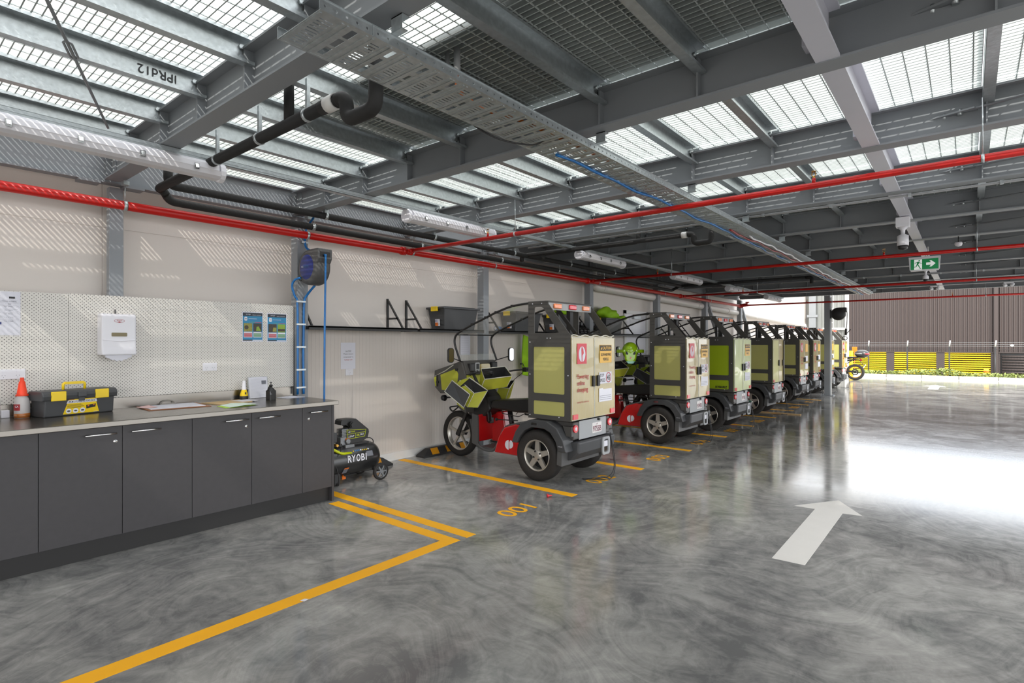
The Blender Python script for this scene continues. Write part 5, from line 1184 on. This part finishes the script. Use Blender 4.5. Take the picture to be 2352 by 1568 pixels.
    # lamps and rails ahead of the box
    for s in (-1, 1): MB().lathe([(0, -.03), (.035, -.02), (.04, .02), (0, .03)], (.36, s*.24, .755), (1, 0, 0), 12).cyl((.36, s*.24, .755), (.5, s*.16, .77), .012, 6).build('indicator', 'ink', t)
    MB().lathe([(0, .05), (.06, .04), (.065, 0), (.05, -.03), (0, -.03)], (.50, 0, .72), (-1, 0, 0), 18).build('headlamp', 'blk', t)
    # letter pouches
    pouch(t, (1.00, -.34, .99), (.80, -.05, -.28), (.30, -.55, .60), (-.15, -.30, -.75), .30, .20, .19, pou) if 0 else None
    bag(t, [(.745, -.34, 1.00), (.90, -.33, 1.035), (1.20, -.34, .90), (1.06, -.42, .865)], [(.70, -.46, .87), (.72, -.45, .86), (1.10, -.40, .70), (.98, -.45, .70)], pou, (0, 1, 2, 3), True)
    bag(t, [(.93, -.16, 1.135), (1.16, .02, 1.165), (1.34, -.06, 1.06), (1.08, -.26, 1.02)], [(.88, -.14, .93), (1.08, .02, .93), (1.26, -.06, .93), (1.0, -.26, .875)], pou, (0, 1, 2, 3), False)
    bag(t, [(.96, .22, .97), (1.10, .28, .98), (1.13, .14, .89), (1.0, .08, .90)], [(.92, .24, .76), (1.02, .28, .76), (1.06, .14, .74), (.92, .08, .72)], pou, (0, 1, 2, 3), False)
    MB().bar((.90, -.26, 1.07), (1.0, -.27, .93), .035, .015).cyl((.86, -.28, 1.07), (.97, -.26, 1.11), .016, 8).build('bag_strap', 'ink', t)
    # canopy
    near = [(1.87, 1.888), (1.57, 1.862), (1.33, 1.80), (1.17, 1.745), (.956, 1.67), (.79, 1.605), (.685, 1.55), (.652, 1.49), (.66, 1.42), (.70, 1.33), (.745, 1.235)]
    cl = [(x, 0, z) for x, z in near]; sm = smooth(cl, 4)
    r_ = MB()
    for s in (-1, 1): r_.tube([(p.x, s*.335, p.z) for p in sm], .013, 8)
    for i in (6,): r_.tube([(near[i][0], -.335, near[i][1]), (near[i][0], .335, near[i][1])], .008, 6)
    fr_ = r_.build('canopy_frame', 'blk', t)
    c_ = MB()
    for s in (-1, 1):
        for k in range(1, 6): a = near[k]; c_.box(a[0]-.018, s*.335-.014, a[1]-.012, a[0]+.018, s*.335+.014, a[1]+.014)
    c_.build('canopy_clips', 'blk', fr_)
    vs = []; up = [p for p in sm if p.x > .68 and p.z > 1.5]
    for p in up: vs += [(p.x, -.33, p.z), (p.x, -.11, p.z+.012), (p.x, .11, p.z+.012), (p.x, .33, p.z)]
    MB().add(vs, [(i*4+k, i*4+k+1, i*4+k+5, i*4+k+4) for i in range(len(up)-1) for k in range(3)], 0, True).build('canopy_sheet', 'glass', t)
    MB().add([(.745, -.32, 1.235), (.745, .32, 1.235), (.715, .32, 1.31), (.715, -.32, 1.31)], [(0, 1, 2, 3)]).build('wind_deflector', 'glass', t)
    # mirrors
    for s, x, z in ((-1, .66, 1.30), (1, .84, 1.30)):
        y_ = s*.40 if s < 0 else .53
        m_ = MB().prism(rrect(-.038, -.09, .038, .09, .034, 5), (x, y_, z), Vector((.35, 1, 0)).normalized(), Z_, Vector((-1, .35, 0)).normalized()*.035).build('mirror', 'blk', t, .006)
        n_ = Vector((1, -.35, 0)).normalized()
        MB().prism(rrect(-.031, -.082, .031, .082, .028, 5), Vector((x, y_, z))+n_*.002, Vector((.35, 1, 0)).normalized(), Z_, n_*.001).build('mirror_glass', 'mirror', m_)
        MB().tube([(x-.03, y_, z-.02), (.74, s*.29, 1.22)], .007, 6).build('mirror_arm', 'blk', t)
    MB().tube(smooth([(2.47, .25, .44), (2.48, .28, .30), (2.52, .25, .10), (2.50, .15, .012), (2.40, .0, .010), (2.34, -.1, .010), (2.46, -.02, .010), (2.56, .12, .012), (2.53, .26, .15), (2.46, .27, .47)], 6), .0045, 6).build('charging_cable', 'ink', t)
    for ch in t.children: ch.location.x -= 1.2
    return t
def bag(t, top, bot, m, order, flap):
    P = [Vector(p) for p in top]; Q = [Vector(p) for p in bot]; c = sum(P, Vector())/4; cq = sum(Q, Vector())/4
    b = MB().add(P+Q, [(0, 1, 5, 4), (1, 2, 6, 5), (2, 3, 7, 6), (3, 0, 4, 7), (4, 5, 6, 7)]).build('letter_pouch', m, t)
    I = [c+(p-c)*.95 for p in P]; J = [cq+(p-cq)*.9+(c-cq)*.08 for p in Q]
    MB().add(I+J, [(0, 4, 5, 1), (1, 5, 6, 2), (2, 6, 7, 3), (3, 7, 4, 0), (4, 7, 6, 5)]).build('lining', 'pouchin', b)
    MB().tube(P, .006, 6, closed=True).tube([P[2], Q[2]], .0045, 5).tube([P[3], Q[3]], .0045, 5).build('piping', 'piping', b)
    if flap:
        A = [P[0]+Vector((-.03, -.10, .0)), P[3]+Vector((.0, -.07, -.01)), Q[3]+Vector((0, -.06, 0)), Q[0]+Vector((-.03, -.06, .0))]
        MB().add(A, [(0, 1, 2, 3)]).build('dark_flap', 'char', b); MB().tube(A, .006, 6, closed=True).build('piping', 'piping', b)
T = [trike('nearest delivery scooter, dull yellow box, red body, plate 975SB, in bay 002', 5.09, 0)]
T.append(trike('second delivery scooter from the camera with a green helmet hung in front', 7.92, .04, plate_txt='974SB'))
T.append(trike('bright lime delivery scooter, third from the camera', 9.55, .17, yel='lime', door='limef', pou='lime', plate_txt='971SB'))
T.append(trike('fourth delivery scooter with one rear door open and a teal hub cap', 12.1, .10, opened=True, plate_txt='968SB', cap=True, door='faded', detail=False))
src = T[0]; kids = list(src.children); sub = {k: list(k.children) for k in kids}
drop = ('dark_flap',)
for n, (y, dx) in enumerate(((14.82, .0), (16.5, -.04), (18.35, -.02), (20.5, 0))):
    labs = ['fifth delivery scooter in the row, left of the steel post', 'sixth delivery scooter, its right edge hidden by the steel post', 'seventh delivery scooter, showing just right of the steel post', 'last and farthest delivery scooter in the row by the motorcycle']
    r = src.copy(); COL.objects.link(r); r.location = (1.2+dx, y, 0); r['label'] = labs[n]
    for ch in kids:
        c = ch.copy(); COL.objects.link(c); c.parent = r
        for g in sub[ch]:
            if g.name.split('.')[0] == 'text_line': continue
            d = g.copy(); COL.objects.link(d); d.parent = c
for k, (y, dx, s) in enumerate(((7.92, .04, 1),)):
    pass
# green helmet hung on the second scooter
t = thing('helmet', 'glossy green open helmet with peak hanging on the second scooter', 'helmet', (1.47, 7.73, 1.30), radians(-60))
MB().ball((0, 0, .03), .135, 28, 0, 1.0, .92, 1.0).prism([(-.03, -.02), (-.10, -.19), (.02, -.21), (.10, -.10), (.10, .10), (.02, .21), (-.10, .19), (-.03, .02)], (.0, 0, 0), X_, Y_, (0, 0, .05)) .build('shell', 'helm', t, .01)
MB().prism([(-.10, .03), (-.085, -.10), (-.05, -.16), (.05, -.16), (.085, -.10), (.10, .03)], (.05, 0, 0), Y_, Z_, (.08, 0, 0)).build('chin_guard', 'helm', t, .025)
MB().prism([(-.07, -.125), (-.04, -.165), (.04, -.165), (.07, -.125)], (.06, 0, 0), Y_, Z_, (.074, 0, 0)).build('visor_edge', 'visor', t, .008)
for s in (-1, 1): MB().prism([(s*.035, -.01), (s*.07, .035), (s*.075, -.02), (s*.045, -.03)], (.131, 0, 0), Y_, Z_, (.004, 0, 0)).build('vent', 'ink', t)
MB().prism(circ(0, -.075, .013, 12), (.131, 0, 0), Y_, Z_, (.004, 0, 0)).build('badge', 'lightr', t)
# ================================================================== MOTORCYCLE outside
t = thing('motorcycle', 'black motorcycle with gold rims and top box parked beyond the scooters', 'motorcycle', (1.4, 25.2, 0))
for x in (.675, -.75):
    g = MB().lathe([(.225, -.05), (.27, -.07), (.30, -.055), (.315, 0), (.30, .055), (.27, .07), (.225, .05)], (x, 0, .315), Y_, 36).build('tyre', 'tyre', t)
    mb = MB().lathe([(.228, -.04), (.205, -.045), (.20, 0), (.205, .045), (.228, .04)], (x, 0, .315), Y_, 32)
    mb.build('rim', 'gold', g)
    mb = MB().cyl((x, -.07, .315), (x, .07, .315), .05, 14)
    for k in range(16): a = k*pi/8; mb.bar((x, .03*(-1)**k, .315), (x+.235*cos(a+.2), 0, .315+.235*sin(a+.2)), .004, .004)
    mb.prism([circ(x, .315, .12, 24), circ(x, .315, .08, 24)], (0, -.075, 0), X_, Z_, (0, .006, 0)); mb.build('hub_and_spokes', 'blk', g)
MB().bar((.675, -.09, .315), (.1, -.09, .40), .04, .06).bar((.675, .09, .315), (.1, .09, .40), .04, .06).build('swing_arm', 'blk', t)
MB().prism([(-.35, .35), (.15, .30), (.2, .55), (-.05, .62), (-.35, .6)], (0, -.14, 0), X_, Z_, (0, .28, 0)).build('engine', 'castm', t, .02)
MB().prism([(-.45, .62), (.05, .72), (.0, .95), (-.35, 1.02), (-.5, .85)], (0, -.13, 0), X_, Z_, (0, .26, 0)).build('fuel_tank', 'blackgloss', t, .04)
MB().prism([(0, .74), (.3, .80), (.75, .86), (.80, .90), (.5, .92), (.1, .86), (-.02, .88)], (0, -.11, 0), X_, Z_, (0, .22, 0)).build('seat', 'seat', t, .02)
MB().prism([(.3, .70), (.78, .80), (.86, .83), (.86, .86), (.4, .80)], (0, -.08, 0), X_, Z_, (0, .16, 0)).bar((.15, -.1, .45), (.6, -.1, .78), .02, .03).bar((.80, 0, .80), (.98, 0, .56), .10, .012).build('tail_frame', 'blk', t)
MB().box(.84, -.06, .77, .90, .06, .83).build('tail_light', 'lightr', t, .01)
MB().prism([(.94, .50), (1.02, .62), (1.03, .60), (.95, .48)], (0, -.08, 0), X_, Z_, (0, .16, 0)).build('number_plate', 'plate', t)
b = MB().ball((.90, 0, 1.03), .25, 28, 0, 1.0, .85, .62).build('top_box', 'blackgloss', t)
MB().ball((.90, 0, 1.035), .252, 28, 0, .99, .86, .58, fn=lambda d: 1 if (abs(d.z) < .16 and d.x < .2) else .97).build('silver_band', 'galv', b)
MB().ball((1.0, 0, 1.03), .165, 24, 0, 1.0, 1.17, .34).build('red_lens', 'lightr', b)
MB().box(.7, -.09, .87, 1.0, .09, .895).build('rack', 'blk', t)
MB().bar((-.75, -.08, .315), (-.5, -.08, 1.0), .04, .04).bar((-.75, .08, .315), (-.5, .08, 1.0), .04, .04).tube([(-.42, -.38, 1.08), (-.5, -.15, 1.05), (-.5, .15, 1.05), (-.42, .38, 1.08)], .014, 8).build('fork_and_handlebar', 'blk', t)
tag(MB().cyl((2.30, 25.1, 0), (2.30, 25.1, .02), .01, 6).build('debris', 'kerb'), 'tiny stone by the motorcycle wheel', 'debris') if 0 else None
